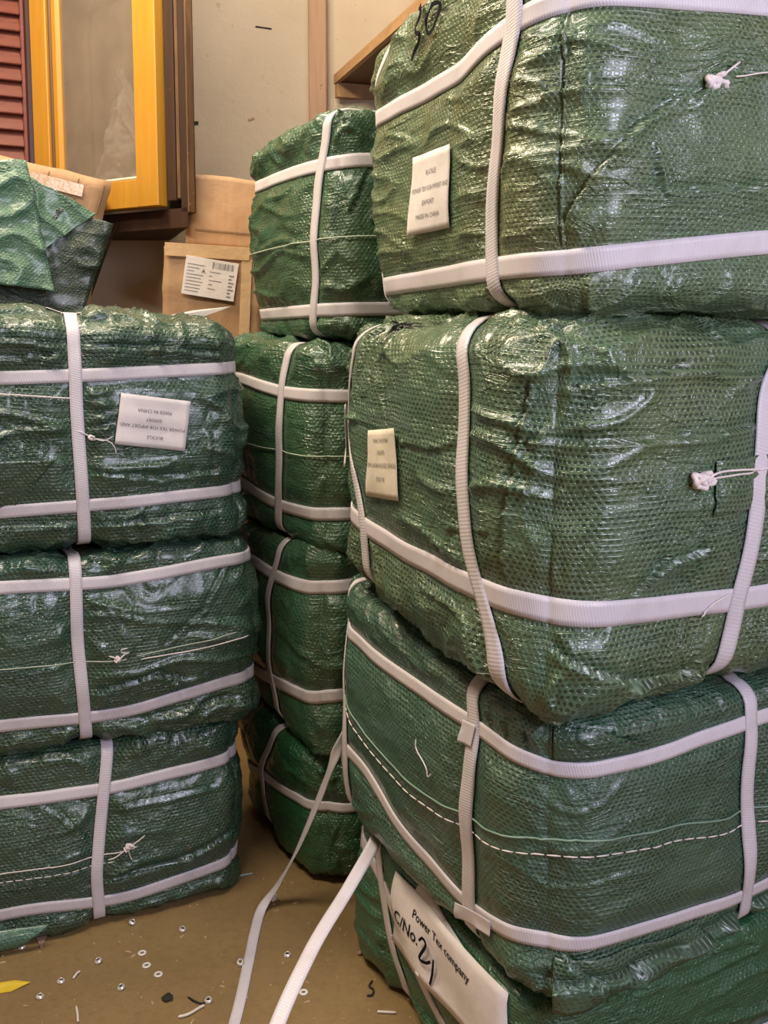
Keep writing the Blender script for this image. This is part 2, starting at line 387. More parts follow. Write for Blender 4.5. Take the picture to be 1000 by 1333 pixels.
    def build(s, label, group):
        s.root = empty('strapped_bale', s.loc, (0, 0, s.yaw), label, 'bale', group)
        nx, ny, nz = [max(8, int(round(2 * v / s.pitch))) for v in s.H]
        V = []; Q = []; UV = []; base = 0; keys = []
        def face(axis, side):
            nonlocal base
            dims = [nx, ny, nz]; o1, o2 = [i for i in range(3) if i != axis]
            I, J = np.meshgrid(np.arange(dims[o1] + 1), np.arange(dims[o2] + 1), indexing='ij')
            ijk = np.zeros((I.size, 3), int); ijk[:, o1] = I.ravel(); ijk[:, o2] = J.ravel(); ijk[:, axis] = dims[axis] if side else 0
            q = gridq(dims[o1] + 1, dims[o2] + 1)
            flip = (axis == 1) ^ (not side)
            if flip: q = q[:, ::-1]
            P = ijk / np.array(dims) * np.array([2 * s.a, 2 * s.b, s.h]) - np.array([s.a, s.b, 0])
            if axis == 2: uv = P[:, [0, 1]] + np.array([5, 5])
            elif axis == 1: uv = np.stack([P[:, 0] * (1 if not side else -1) + s.a + 2 * s.b, P[:, 2]], 1)
            else: uv = np.stack([(-P[:, 1] + s.b) if not side else P[:, 1] + 3 * s.b + 2 * s.a, P[:, 2]], 1)
            V.append(P); keys.append(ijk); Q.append(q + base); UV.append(uv[q.ravel()] + s.seed * .37); base += len(P)
        for ax in range(3):
            for sd in (0, 1): face(ax, sd)
        P = np.vstack(V); K = np.vstack(keys); Q = np.vstack(Q); UV = np.vstack(UV)
        code = (K[:, 0] * 4096 + K[:, 1]) * 4096 + K[:, 2]
        _, idx, inv = np.unique(code, return_index=True, return_inverse=True)
        me = np_mesh('wrapping', s.surf(P[idx]), inv.ravel()[Q], UV)
        link('wrapping', me, s.mat, s.root)
        for st in s.straps: s.build_strap(st)
        return s
    def build_strap(s, st):
        n = int(st['per'] / .010); t = np.linspace(0, st['per'], n, endpoint=False); v = np.interp(t, st['t'], st['v'], period=st['per'])
        a, b, h = s.a, s.b, s.h; w = st['w'] / 2
        offs = [(-w, .0005), (-w, .0032), (-w * .5, .0036), (0, .0036), (w * .5, .0036), (w, .0032), (w, .0005)]
        cols = []
        for dw, up in offs:
            vv = v + dw
            if st['kind'] == 'h':
                e = [2 * b, 2 * b + 2 * a, 4 * b + 2 * a]
                x = np.where(t < e[0], -a, np.where(t < e[1], t - e[0] - a, np.where(t < e[2], a, a - (t - e[2]))))
                y = np.where(t < e[0], b - t, np.where(t < e[1], -b, np.where(t < e[2], t - e[1] - b, b)))
                N = np.stack([x, y, vv], 1)
            else:
                bb = b if st['kind'] == 'v' else a; e = [h, h + 2 * bb, 2 * h + 2 * bb]
                z = np.where(t < e[0], t, np.where(t < e[1], h, np.where(t < e[2], h - (t - e[1]), 0)))
                q = np.where(t < e[0], -bb, np.where(t < e[1], t - e[0] - bb, np.where(t < e[2], bb, bb - (t - e[2]))))
                N = np.stack([vv, q, z] if st['kind'] == 'v' else [q, vv, z], 1)
            cols.append(s.surf(N, up + st['off'], wr=False))
        G = np.stack(cols, 1); m = len(offs); V = G.reshape(-1, 3)
        i = (np.arange(n)[:, None] * m + np.arange(m - 1)[None, :]); j = (((np.arange(n) + 1) % n)[:, None] * m + np.arange(m - 1)[None, :])
        Q = np.stack([i, j, j + 1, i + 1], -1).reshape(-1, 4)
        if st['kind'] == 'v': Q = Q[:, ::-1]
        dws = np.array([o[0] for o in offs]); tt = np.arange(n + 1) * st['per'] / n
        U = np.stack([np.broadcast_to(tt[:-1, None], (n, m - 1)), np.broadcast_to(tt[1:, None], (n, m - 1)), np.broadcast_to(tt[1:, None], (n, m - 1)), np.broadcast_to(tt[:-1, None], (n, m - 1))], -1)
        Vv = np.stack([np.broadcast_to(dws[:-1], (n, m - 1)), np.broadcast_to(dws[:-1], (n, m - 1)), np.broadcast_to(dws[1:], (n, m - 1)), np.broadcast_to(dws[1:], (n, m - 1))], -1)
        if st['kind'] == 'v': U = U[..., ::-1]; Vv = Vv[..., ::-1]
        me = np_mesh('strap', V, Q, np.stack([U, Vv], -1).reshape(-1, 2))
        link('strap', me, STRAP, s.root)
    # ---- things glued or sewn on the sheet
    def patch(s, name, face, quad, mat, off=.006, lift=None, nu=16, nv=12, parent=None, curl=None, wr=False, thick=.0006):
        """quad: BL,BR,TR,TL in face coordinates"""
        S, T = np.meshgrid(np.linspace(0, 1, nu), np.linspace(0, 1, nv), indexing='ij'); S = S.ravel(); T = T.ravel()
        q = np.array(quad, float)
        uz = (q[0] * ((1 - S) * (1 - T))[:, None] + q[1] * (S * (1 - T))[:, None] + q[2] * (S * T)[:, None] + q[3] * ((1 - S) * T)[:, None])
        P0 = s.fpt(face, uz[:, 0], uz[:, 1]); o = off + (curl(S, T) if curl else 0)
        A = s.surf(P0, o, wr=wr); Bk = s.surf(P0, o - thick, wr=wr)
        n = len(A); g = gridq(nu, nv)
        rim = []
        ids = np.arange(n).reshape(nu, nv); loop = list(ids[:, 0]) + list(ids[-1, 1:]) + list(ids[-2::-1, -1]) + list(ids[0, -2:0:-1])
        for a_, b_ in zip(loop, loop[1:] + loop[:1]): rim.append((a_, a_ + n, b_ + n, b_))
        Q = np.vstack([g, g[:, ::-1] + n, np.array(rim)])
        uv2 = np.vstack([uz, uz])
        me = np_mesh(name, np.vstack([A, Bk]), Q, uv2[Q.ravel()])
        o_ = link(name, me, mat, parent or s.root); o_['_q'] = 0; del o_['_q']
        return o_, (face, q, off, curl)
    def text(s, info, lines, inverted=False, parent=None, mat=None, name='printed_lettering'):
        """lines: (string, centre_s, centre_t, height as fraction of label height, max width fraction)"""
        face, q, off, curl = info; wd = np.linalg.norm(q[1] - q[0]); ht = np.linalg.norm(q[3] - q[0]); VV = []; FF = []
        for txt, cs, ct, hh, mw in lines:
            V, F = text_geo(txt); k = hh * ht / .7; w0 = (V[:, 0].max() - V[:, 0].min()) * k
            kx = k * min(1, mw * wd / w0); cx = (V[:, 0].max() + V[:, 0].min()) / 2
            S = cs + (V[:, 0] - cx) * kx / wd; T = ct + (V[:, 1] - .35) * k / ht
            if inverted: S, T = 1 - S, 1 - T
            uz = (q[0] * ((1 - S) * (1 - T))[:, None] + q[1] * (S * (1 - T))[:, None] + q[2] * (S * T)[:, None] + q[3] * ((1 - S) * T)[:, None])
            b0 = len(VV); VV += list(s.surf(s.fpt(face, uz[:, 0], uz[:, 1]), off + .0010 + (curl(S, T) if curl else 0), wr=False)); FF += [[i + b0 for i in f] for f in F]
        me = bpy.data.meshes.new(name); me.from_pydata([tuple(v) for v in VV], [], FF)
        return link(name, me, mat or INK, parent or s.root, False)
    def stroke(s, name, face, strokes, w, mat, off=.004, parent=None, wr=True):
        VV = []; Q = []
        for pts in strokes:
            P = smooth_path(pts, 10); T = np.gradient(P, axis=0); T /= np.linalg.norm(T, axis=1)[:, None] + 1e-9; Nn = np.stack([-T[:, 1], T[:, 0]], 1)
            ww = w * (.65 + .35 * np.sin(np.linspace(.3, 2.6, len(P))))[:, None] / 2
            A = P + Nn * ww; Bq = P - Nn * ww; b0 = len(VV)
            for X in (A, P, Bq): VV += list(s.surf(s.fpt(face, X[:, 0], X[:, 1]), off, wr=wr))
            m = len(P)
            for r in range(2):
                for i in range(m - 1):
                    a_ = b0 + r * m + i; Q.append((a_, a_ + m, a_ + m + 1, a_ + 1))
        return link(name, np_mesh(name, VV, Q), mat, parent or s.root)
    def thread(s, name, face, pts, rad, mat, off=.003, dash=None, wr=True, gap=.006, label=None):
        paths = []
        for seg in (pts if isinstance(pts[0], list) else [pts]):
            f = [p[0] if isinstance(p[0], str) else face for p in seg]
            N = np.vstack([s.fpt(ff, *(p[1:] if isinstance(p[0], str) else p))[None] for ff, p in zip(f, seg)])
            N = smooth_path(N, max(4, int(np.linalg.norm(N[0] - N[-1]) / .006 / max(1, len(N) - 1)) + 1))
            N = np.clip(N, [-s.a, -s.b, 0], [s.a, s.b, s.h]); S = s.surf(N, off, wr=wr)
            if dash:
                d = np.concatenate([[0], np.cumsum(np.linalg.norm(np.diff(S, axis=0), axis=1))]); x = 0
                while x + dash < d[-1]:
                    tt = np.linspace(x, x + dash, 4); paths.append(np.stack([np.interp(tt, d, S[:, i]) for i in range(3)], 1)); x += dash + gap
            else: paths.append(S)
        o = link(name, tube_mesh(name, paths, rad, 5), mat, s.root)
        if label: o['label'] = label
        return o
    def knot(s, face, u, z, size, seed, tails=(), mat=None, rad=.0022, label=None, loops=3, trad=None):
        rr = random.Random(seed); paths = []; tl_ = []
        c = s.surf(s.fpt(face, np.array([u]), np.array([z])), 0)[0]
        nrm = np.array([0, -1, 0.]) if face == 'F' else np.array([-1, 0, 0.]); ux = np.array([1, 0, 0.]) if face == 'F' else np.array([0, -1, 0.])
        for k in range(loops):
            cc = (rr.uniform(-.6, .6) * size, rr.uniform(-.35, .35) * size); r = size * rr.uniform(.28, .5); a0 = rr.uniform(0, 6); pts = []
            for i in range(9):
                a = a0 + i * .85; q = r * (1 + .25 * math.sin(3 * a + k))
                pts.append(c + ux * (cc[0] + q * math.cos(a)) + np.array([0, 0, 1.]) * (cc[1] + q * .75 * math.sin(a)) + nrm * (.007 + .004 * math.sin(2 * a + k)))
            paths.append(smooth_path(pts, 6))
        for tl in tails:
            pts = [c + nrm * .007]
            for (du, dz, o) in tl: pts.append(c + ux * du + np.array([0, 0, 1.]) * dz + nrm * o)
            tl_.append(smooth_path(pts, 6))
        if tl_: link('twine_tail', tube_mesh('twine_tail', tl_, trad or rad * .7, 5), mat or TWINE, s.root)
        o = link('twine_knot', tube_mesh('twine_knot', paths, rad, 6), mat or TWINE, s.root)
        if label: o['label'] = label
        return o

_tc = {}
def text_geo(txt, bold=0):
    if txt not in _tc:
        cu = bpy.data.curves.new('t', 'FONT'); cu.body = txt; cu.size = 1; cu.resolution_u = 2; cu.offset = .010 if txt in ('Power Tex company', 'C/No.') else 0
        ob = bpy.data.objects.new('t', cu); C.objects.link(ob); me = bpy.data.meshes.new_from_object(ob)
        V = np.array([v.co[:] for v in me.vertices]); F = [list(p.vertices) for p in me.polygons]
        bpy.data.objects.remove(ob); bpy.data.curves.remove(cu); bpy.data.meshes.remove(me); _tc[txt] = (V, F)
    return _tc[txt]

# ------------------------------------------------------------ the room
def slab(name, pts, z0, z1, mat):
    bm = bmesh.new(); lo = [bm.verts.new((x, y, z0)) for x, y in pts]; hi = [bm.verts.new((x, y, z1)) for x, y in pts]
    bm.faces.new(lo[::-1]); bm.faces.new(hi)
    for i in range(len(pts)): j = (i + 1) % len(pts); bm.faces.new((lo[i], lo[j], hi[j], hi[i]))
    return tag(bm_obj(name, bm, mat), kind='structure')
ZC = 2.95
slab('floor', [(-2.6, -2.6), (3.2, -2.6), (3.2, 3.5), (-2.6, 3.5)], -.1, 0, FLOOR)
slab('ceiling', [(-2.6, -2.6), (3.2, -2.6), (3.2, 3.5), (-2.6, 3.5)], ZC, ZC + .1, WALL)
slab('wall_back', [(-2.6, 3.35), (.75, 3.35), (.75, 3.5), (-2.6, 3.5)], 0, ZC, WALL)
slab('wall_left', [(-2.6, -2.6), (-2.45, -2.6), (-2.45, 3.35), (-2.6, 3.35)], 0, ZC, WALL)
slab('wall_right', [(.50, 3.35), (2.43, -2.45), (2.6, -2.45), (.67, 3.35)], 0, ZC, WALL)
slab('wall_front', [(-2.45, -2.6), (2.6, -2.6), (2.6, -2.45), (-2.45, -2.45)], 0, ZC, WALL)
tr = box('trim_1', (.062, .035, ZC - .02), (-.222, 3.333, ZC / 2), BATTEN, bev=.004); tag(tr, kind='structure')
dm = box('wall_scuff', (.02, .004, .012), (-.640, 3.349, 1.923), BLACKF, bev=.0015); tag(dm, 'small dark hole in the cream wall right of the yellow window', 'hole')
dm = box('wall_scuff', (.022, .003, .008), (-.451, 3.349, 1.936), PINKSC, rot=(0, R(-20), 0), bev=.001); tag(dm, 'small brownish scuff on the cream wall below the scratch', 'scuff')
dm = box('wall_scuff', (.055, .003, .005), (-.405, 3.349, 2.235), BLACKF, rot=(0, R(8), 0), bev=.001); tag(dm, 'thin dark scratch high on the cream wall left of the batten', 'scratch')

# shelf on the right-hand wall
g = np.array([.316, -.949]); nrm = np.array([.949, .316])
sh = empty('wall_shelf', (-.165, 3.33, 2.06), (0, 0, 0), 'long timber shelf high on the right wall above the stacked bales', 'shelf')
def shelf_part(name, t0, t1, n0, n1, z0, z1, mat):
    P = [g * t0 + nrm * n0, g * t1 + nrm * n0, g * t1 + nrm * n1, g * t0 + nrm * n1]
    bm = bmesh.new(); lo = [bm.verts.new((*p, z0)) for p in P]; hi = [bm.verts.new((*p, z1)) for p in P]
    bm.faces.new(lo); bm.faces.new(hi[::-1])
    for i in range(4): j = (i + 1) % 4; bm.faces.new((lo[j], lo[i], hi[i], hi[j]))
    bmesh.ops.recalc_face_normals(bm, faces=bm.faces); return bm_obj(name, bm, mat, sh)
shelf_part('board', .0, 2.6, .012, .56, -.012, .012, SHELFD)
shelf_part('front_edge_strip', .0, 2.6, -.004, .012, -.014, .016, SHELFW)
shelf_part('bearer', .0, .03, .0, .5, -.060, -.014, SHELFW)
shelf_part('bearer', 1.3, 1.34, .02, .5, -.060, -.013, SHELFD)

# ------------------------------------------------------------ window with open yellow leaf
win = tag(empty('window_1', (-.655, 2.90, 0), (0, 0, R(-33))), kind='structure')      # origin: outer right corner of the leaf; leaf runs to local -x
ZB, ZT, LW = 1.592, 2.72, .560
def wbox(name, x0, x1, y0, y1, z0, z1, mat, par=None, bev=.003): return box(name, (x1 - x0, y1 - y0, z1 - z0), ((x0 + x1) / 2, (y0 + y1) / 2, (z0 + z1) / 2), mat, par or win, bev=bev)
wbox('stile', -.092, 0, -.02, .02, ZB, ZT, YEL); wbox('stile', -LW, -LW + .077, -.02, .02, ZB, ZT, YEL)
wbox('stile_moulding', -LW + .077, -LW + .090, -.012, .018, ZB + .085, ZT - .08, BRN2, bev=.004); wbox('stile_moulding', -LW + .092, -LW + .130, -.016, .016, ZB + .085, ZT - .08, YEL, bev=.010)
wbox('bottom_rail', -LW + .077, -.092, -.019, .019, ZB, ZB + .085, YEL); wbox('top_rail', -LW + .077, -.092, -.019, .019, ZT - .08, ZT, YEL)
wbox('glazing_bead', -LW + .130, -.092, -.018, -.008, ZB + .085, ZB + .093, SCRAP, bev=.002)
wbox('glass_pane', -LW + .127, -.090, -.002, .002, ZB + .086, ZT - .081, GLASS, bev=0)
# brown casing behind the leaf
wbox('casing_stile', .004, .040, .012, .060, ZB + .015, ZT, BRN); wbox('casing_bead', .040, .052, .016, .060, ZB + .02, ZT, CHIP, bev=.004)
wbox('casing_edge', .078, .084, .020, .050, ZB - .02, ZT, CHIP, bev=.003); wbox('casing_stile', .050, .078, .022, .060, ZB - .02, ZT, BRN)
ca, sa = math.cos(R(-33)), math.sin(R(-33))
def w2(x, y): return (x * ca - y * sa, x * sa + y * ca)
def toloc(X, Y): dx, dy = X + .655, Y - 2.90; return (dx * ca + dy * sa, -dx * sa + dy * ca)
def wprism(name, pts, z0, z1, mat):
    bm = bmesh.new(); lo = [bm.verts.new((x, y, z0)) for x, y in pts]; hi = [bm.verts.new((x, y, z1)) for x, y in pts]
    bm.faces.new(lo[::-1]); bm.faces.new(hi)
    for i in range(len(pts)): j = (i + 1) % len(pts); bm.faces.new((lo[i], lo[j], hi[j], hi[i]))
    bmesh.ops.recalc_face_normals(bm, faces=bm.faces); return bm_obj(name, bm, mat, win)
bx_, by_ = toloc(-.735, 3.345)
wprism('casing_sill', [(-LW, .022), (.080, .022), (bx_, by_), toloc(-1.15, 3.345)], ZB - .062, ZB - .006, BRN)
wprism('casing_side', [(.066, .05), (.078, .05), (bx_ + .012, by_), (bx_, by_)], ZB - .006, ZT, BRN)
a_ = toloc(-1.16, 3.325); b_ = toloc(-.70, 3.325); c_ = toloc(-.70, 3.345); d_ = toloc(-1.16, 3.345)
wprism('casing_back', [a_, b_, c_, d_], ZB - .006, ZT, simple('grey_brown_panel', (.30, .235, .185), .8, .15, 5))
# pale frame of the second sash seen through the glass
INF = simple('dull_grey_brown_paint', (.12, .085, .06), .6, .1)
bar = smooth_path([(-.43, .10, ZB + .03), (-.43, .10, ZB + .40), (-.43, .10, ZB + .60), (-.40, .10, ZB + .655), (-.30, .10, ZB + .675), (-.15, .10, ZB + .70), (-.11, .10, ZB + .69)], 8)
link('inner_sash_bar', tube_mesh('inner_sash_bar', [bar], .014, 8), INF, win)
link('inner_sash_bar', tube_mesh('inner_sash_bar', [smooth_path([(-.43, .10, ZB + .72), (-.43, .10, ZB + .95), (-.42, .10, ZT - .02)], 8)], .010, 8), INF, win)
# crumpled plastic sheet leaning inside the glass
nu, nv = 60, 60; S, T = np.meshgrid(np.linspace(0, 1, nu), np.linspace(0, 1, nv), indexing='ij'); S = S.ravel(); T = T.ravel()
P3 = np.stack([S * 3.1, T * 3.1, S * 0 + 4], 1)
half = .5 * (1 - T) ** 1.2 + .02; cxs = .62 + .05 * np.sin(T * 5)
X = -.46 + .37 * np.clip(cxs + (S - .5) * 2 * half, 0, 1); Z = ZB + .09 + T * (.36 + .03 * noise3(P3)); Y = .05 + .035 * noise3(P3 * 1.7 + 9) + .02 * np.abs(noise3(P3 * 4))
pl = link('crumpled_plastic_sheet', np_mesh('p', np.stack([X, Y + .02, Z], 1), gridq(nu, nv)), PLAS)
pl.location = win.location; pl.rotation_euler = win.rotation_euler
tag(pl, 'crumpled translucent plastic sheet standing behind the dusty window glass', 'plastic sheet')

# red louvred shutter
shut = empty('louvred_shutter', (-1.118, 3.225, 0), (0, 0, R(28)), 'dark red louvred shutter left of the yellow window leaf', 'shutter')
def sbox(name, x0, x1, y0, y1, z0, z1, mat, rot=(0, 0, 0)): return box(name, (x1 - x0, y1 - y0, z1 - z0), ((x0 + x1) / 2, (y0 + y1) / 2, (z0 + z1) / 2), mat, shut, rot, .003)
sbox('stile', -.046, 0, -.02, .02, 1.50, 2.80, REDD); sbox('stile', -.56, -.50, -.02, .02, 1.50, 2.80, REDD)
sbox('inner_bead', -.060, -.046, -.012, .012, 1.56, 2.74, RED)
sbox('bottom_rail', -.50, -.046, -.02, .02, 1.50, 1.56, REDD); sbox('top_rail', -.50, -.046, -.02, .02, 2.74, 2.80, REDD)
z = 1.585
while z < 2.73:
    box('slat', (.445, .009, .064), (-.282, -.002, z), RED, shut, (R(-24), 0, 0), .002); z += .0515

# ------------------------------------------------------------ cardboard cartons at the back
def carton(name, size, loc, rot, label, group=None, mat=None, wob=.004, seed=0):
    root = empty(name, loc, rot, label, 'cardboard box', group)
    sx, sy, sz = size; n = 14
    bm = bmesh.new(); bmesh.ops.create_cube(bm, size=1); bmesh.ops.subdivide_edges(bm, edges=bm.edges[:], cuts=n, use_grid_fill=True)
    co = np.array([v.co[:] for v in bm.verts]); P = co * np.array(size); nz = noise3(P * 9 + seed); n2 = noise3(P * 21 + seed + 5)
    for v, p, a_, b_ in zip(bm.verts, P, nz, n2):
        v.co = Vector(p) + Vector(p).normalized() * (wob * a_ + wob * .4 * b_); v.co.z += sz / 2
    bm_obj('carton_body', bm, mat or CARD, root, True)
    return root, size
def on_front(root, size, name, x0, x1, z0, z1, mat, off=.007, par=None, th=.0012, rot=0, y=None):
    return box(name, (x1 - x0, th, z1 - z0), ((x0 + x1) / 2, -size[1] / 2 - off, (z0 + z1) / 2), mat, par or root, (0, R(rot), 0), .0004)
carton('cardboard_carton', (.27, .30, .60), (-.60, 2.98, 0), (0, 0, R(14)), 'plain brown carton on the floor at the bottom of the rear carton pile', 'rear cartons', seed=1)
carton('cardboard_carton', (.26, .30, .56), (-.59, 2.97, .603), (0, 0, R(12)), 'plain brown carton in the middle of the rear carton pile, under the labelled one', 'rear cartons', seed=2)
c3, s3 = carton('cardboard_carton', (.285, .26, .275), (-.525, 2.93, 1.185), (R(0), R(3), R(10)), 'brown carton with a white shipping label, wedged beside the rear green bale', wob=.007, seed=3)
sl = on_front(c3, s3, 'shipping_label', -.085, .065, .135, .245, PAPER, rot=6, off=.010)
prm = empty; VV = []; FF = []; rr = random.Random(5)
def bar2(x0, x1, z0, z1):
    b0 = len(VV); VV.extend([(x0, -.0012, z0), (x1, -.0012, z0), (x1, -.0012, z1), (x0, -.0012, z1)]); FF.append((b0, b0 + 1, b0 + 2, b0 + 3))
for i in range(9): z0 = -.044 + i * .0095; bar2(-.068, -.068 + rr.uniform(.02, .05), z0, z0 + .002)
x = .0
for i in range(15):
    wv = rr.choice((.0012, .002, .003)); bar2(.002 + i * .0042, .002 + i * .0042 + wv, .030, .048)
for i in range(7): z0 = -.046 + i * .010; bar2(.052, .052 + rr.uniform(.008, .018), z0, z0 + .004)
for i in range(5): z0 = -.030 + i * .012; bar2(-.004, .004 + rr.uniform(0, .03), z0, z0 + .002)
me = bpy.data.meshes.new('printed_bars'); me.from_pydata(VV, [], FF); link('printed_bars', me, simple('grey_print', (.22, .21, .22), .7), sl, False)
V, F = text_geo('A'); me = bpy.data.meshes.new('printed_letter'); me.from_pydata([(float(v[0]) * .016 - .026, -.0013, float(v[1]) * .016 + .012) for v in V], [], F); link('printed_letter', me, INKD, sl, False)
on_front(c3, s3, 'packing_tape', -.140, .100, .248, .285, TAPE, off=.008)
on_front(c3, s3, 'packing_tape', .078, .108, .02, .25, TAPE, off=.006)
c4, s4 = carton('cardboard_carton', (.250, .12, .212), (-.480, 2.99, 1.468), (R(-4), R(4), R(8)), 'narrow upright brown carton standing on top of the labelled one', wob=.005, seed=4)
on_front(c4, s4, 'fold_strip', .088, .108, .0, .212, CARD, off=.012, th=.012)
on_front(c4, s4, 'crease_flap', -.10, .074, .045, .050, CARDD, off=.0045)
# white plastic scrap pointing up between the left stack and the carton
bm = bmesh.new(); vs = [bm.verts.new(v) for v in [(-.06, 0, 0), (.05, .01, .004), (.115, .02, .028), (.02, .012, .018), (-.06, .05, 0), (.05, .06, .004)]]
bm.faces.new(vs[:4]); bm.faces.new((vs[0], vs[4], vs[5], vs[1])); o = bm_obj('plastic_offcut', bm, simple('grey_plastic', (.5, .48, .46), .3)); o.location = (-.50, 2.42, 1.262)
o.modifiers.new('s', 'SOLIDIFY').thickness = .002
tag(o, 'pointed grey plastic offcut lying at the back edge of the top left bale', 'scrap')

# tilted carton wrapped in green sheet, upper left
carton('cardboard_carton', (.55, .42, .60), (-1.20, 2.92, 0), (0, 0, R(10)), 'plain brown carton on the floor behind the left stack', 'rear left cartons', seed=6)
carton('cardboard_carton', (.53, .42, .62), (-1.20, 2.92, .603), (0, 0, R(8)), 'upper plain brown carton hidden behind the left stack, under the green-wrapped carton', 'rear left cartons', seed=7)
c5, s5 = carton('wrapped_carton', (.62, .34, .43), (-1.205, 2.80, 1.29), (R(2), R(11), R(24)), 'tilted cardboard carton with a torn green woven sheet over it, below the yellow window', wob=.006, seed=8)
for x in (-.12, .03, .14, .22, .29): box('crease', (.0035, .004, .085), (x, -.176, .375), CARDD, c5, (0, R(6), 0), .001)
on_front(c5, s5, 'packing_tape', -.05, .24, .372, .405, TAPE, off=.008, rot=1)
def cloth(name, quad, mat, par, amp=.012, seed=0, n=46, fr=9, thick=.0012, tri=None):
    S, T = np.meshgrid(np.linspace(0, 1, n), np.linspace(0, 1, n), indexing='ij'); S = S.ravel(); T = T.ravel(); q = np.array(quad, float)
    P = q[0] * ((1 - S) * (1 - T))[:, None] + q[1] * (S * (1 - T))[:, None] + q[2] * (S * T)[:, None] + q[3] * ((1 - S) * T)[:, None]
    nn = np.clip(1 - np.abs(noise3(P * fr + seed)) * 2.2, 0, 1) ** 2 + .6 * noise3(P * fr * .5 + seed + 7) + .25 * noise3(P * fr * 3 + seed)
    P[:, 1] -= amp * (nn + .5); P[:, 2] += .006 * noise3(P * 17 + seed) * (np.abs(T - .5) > .47)
    uv = np.stack([P[:, 0], P[:, 2]], 1); Q = gridq(n, n)
    o = link(name, np_mesh(name, P, Q, uv[Q.ravel()]), mat, par); m = o.modifiers.new('s', 'SOLIDIFY'); m.thickness = thick; return o
yf = -s5[1] / 2 - .012
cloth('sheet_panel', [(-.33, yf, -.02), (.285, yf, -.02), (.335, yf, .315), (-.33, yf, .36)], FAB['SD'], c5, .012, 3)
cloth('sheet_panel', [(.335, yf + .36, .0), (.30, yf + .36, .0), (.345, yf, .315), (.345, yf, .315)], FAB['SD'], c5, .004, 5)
cloth('sheet_fold', [(.12, yf - .012, .17), (.16, yf - .012, .20), (.285, yf - .008, .33), (.07, yf - .012, .395)], FAB['S'], c5, .008, 8)
cloth('torn_sheet_flap', [(-.32, yf - .045, .07), (.205, yf - .050, .095), (.080, yf - .03, .425), (-.32, yf - .03, .34)], FAB['S'], c5, .014, 12)
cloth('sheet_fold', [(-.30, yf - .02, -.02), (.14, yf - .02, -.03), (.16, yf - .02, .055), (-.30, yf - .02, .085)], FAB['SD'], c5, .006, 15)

# ------------------------------------------------------------ the bales
GR, GM, GL = 'bales in the right-hand stack', 'bales in the middle stack', 'bales in the left-hand stack'
PT = ['BUCKLE', 'POWER TEX FOR IMPORT AND', 'EXPORT', 'MADE IN CHINA']

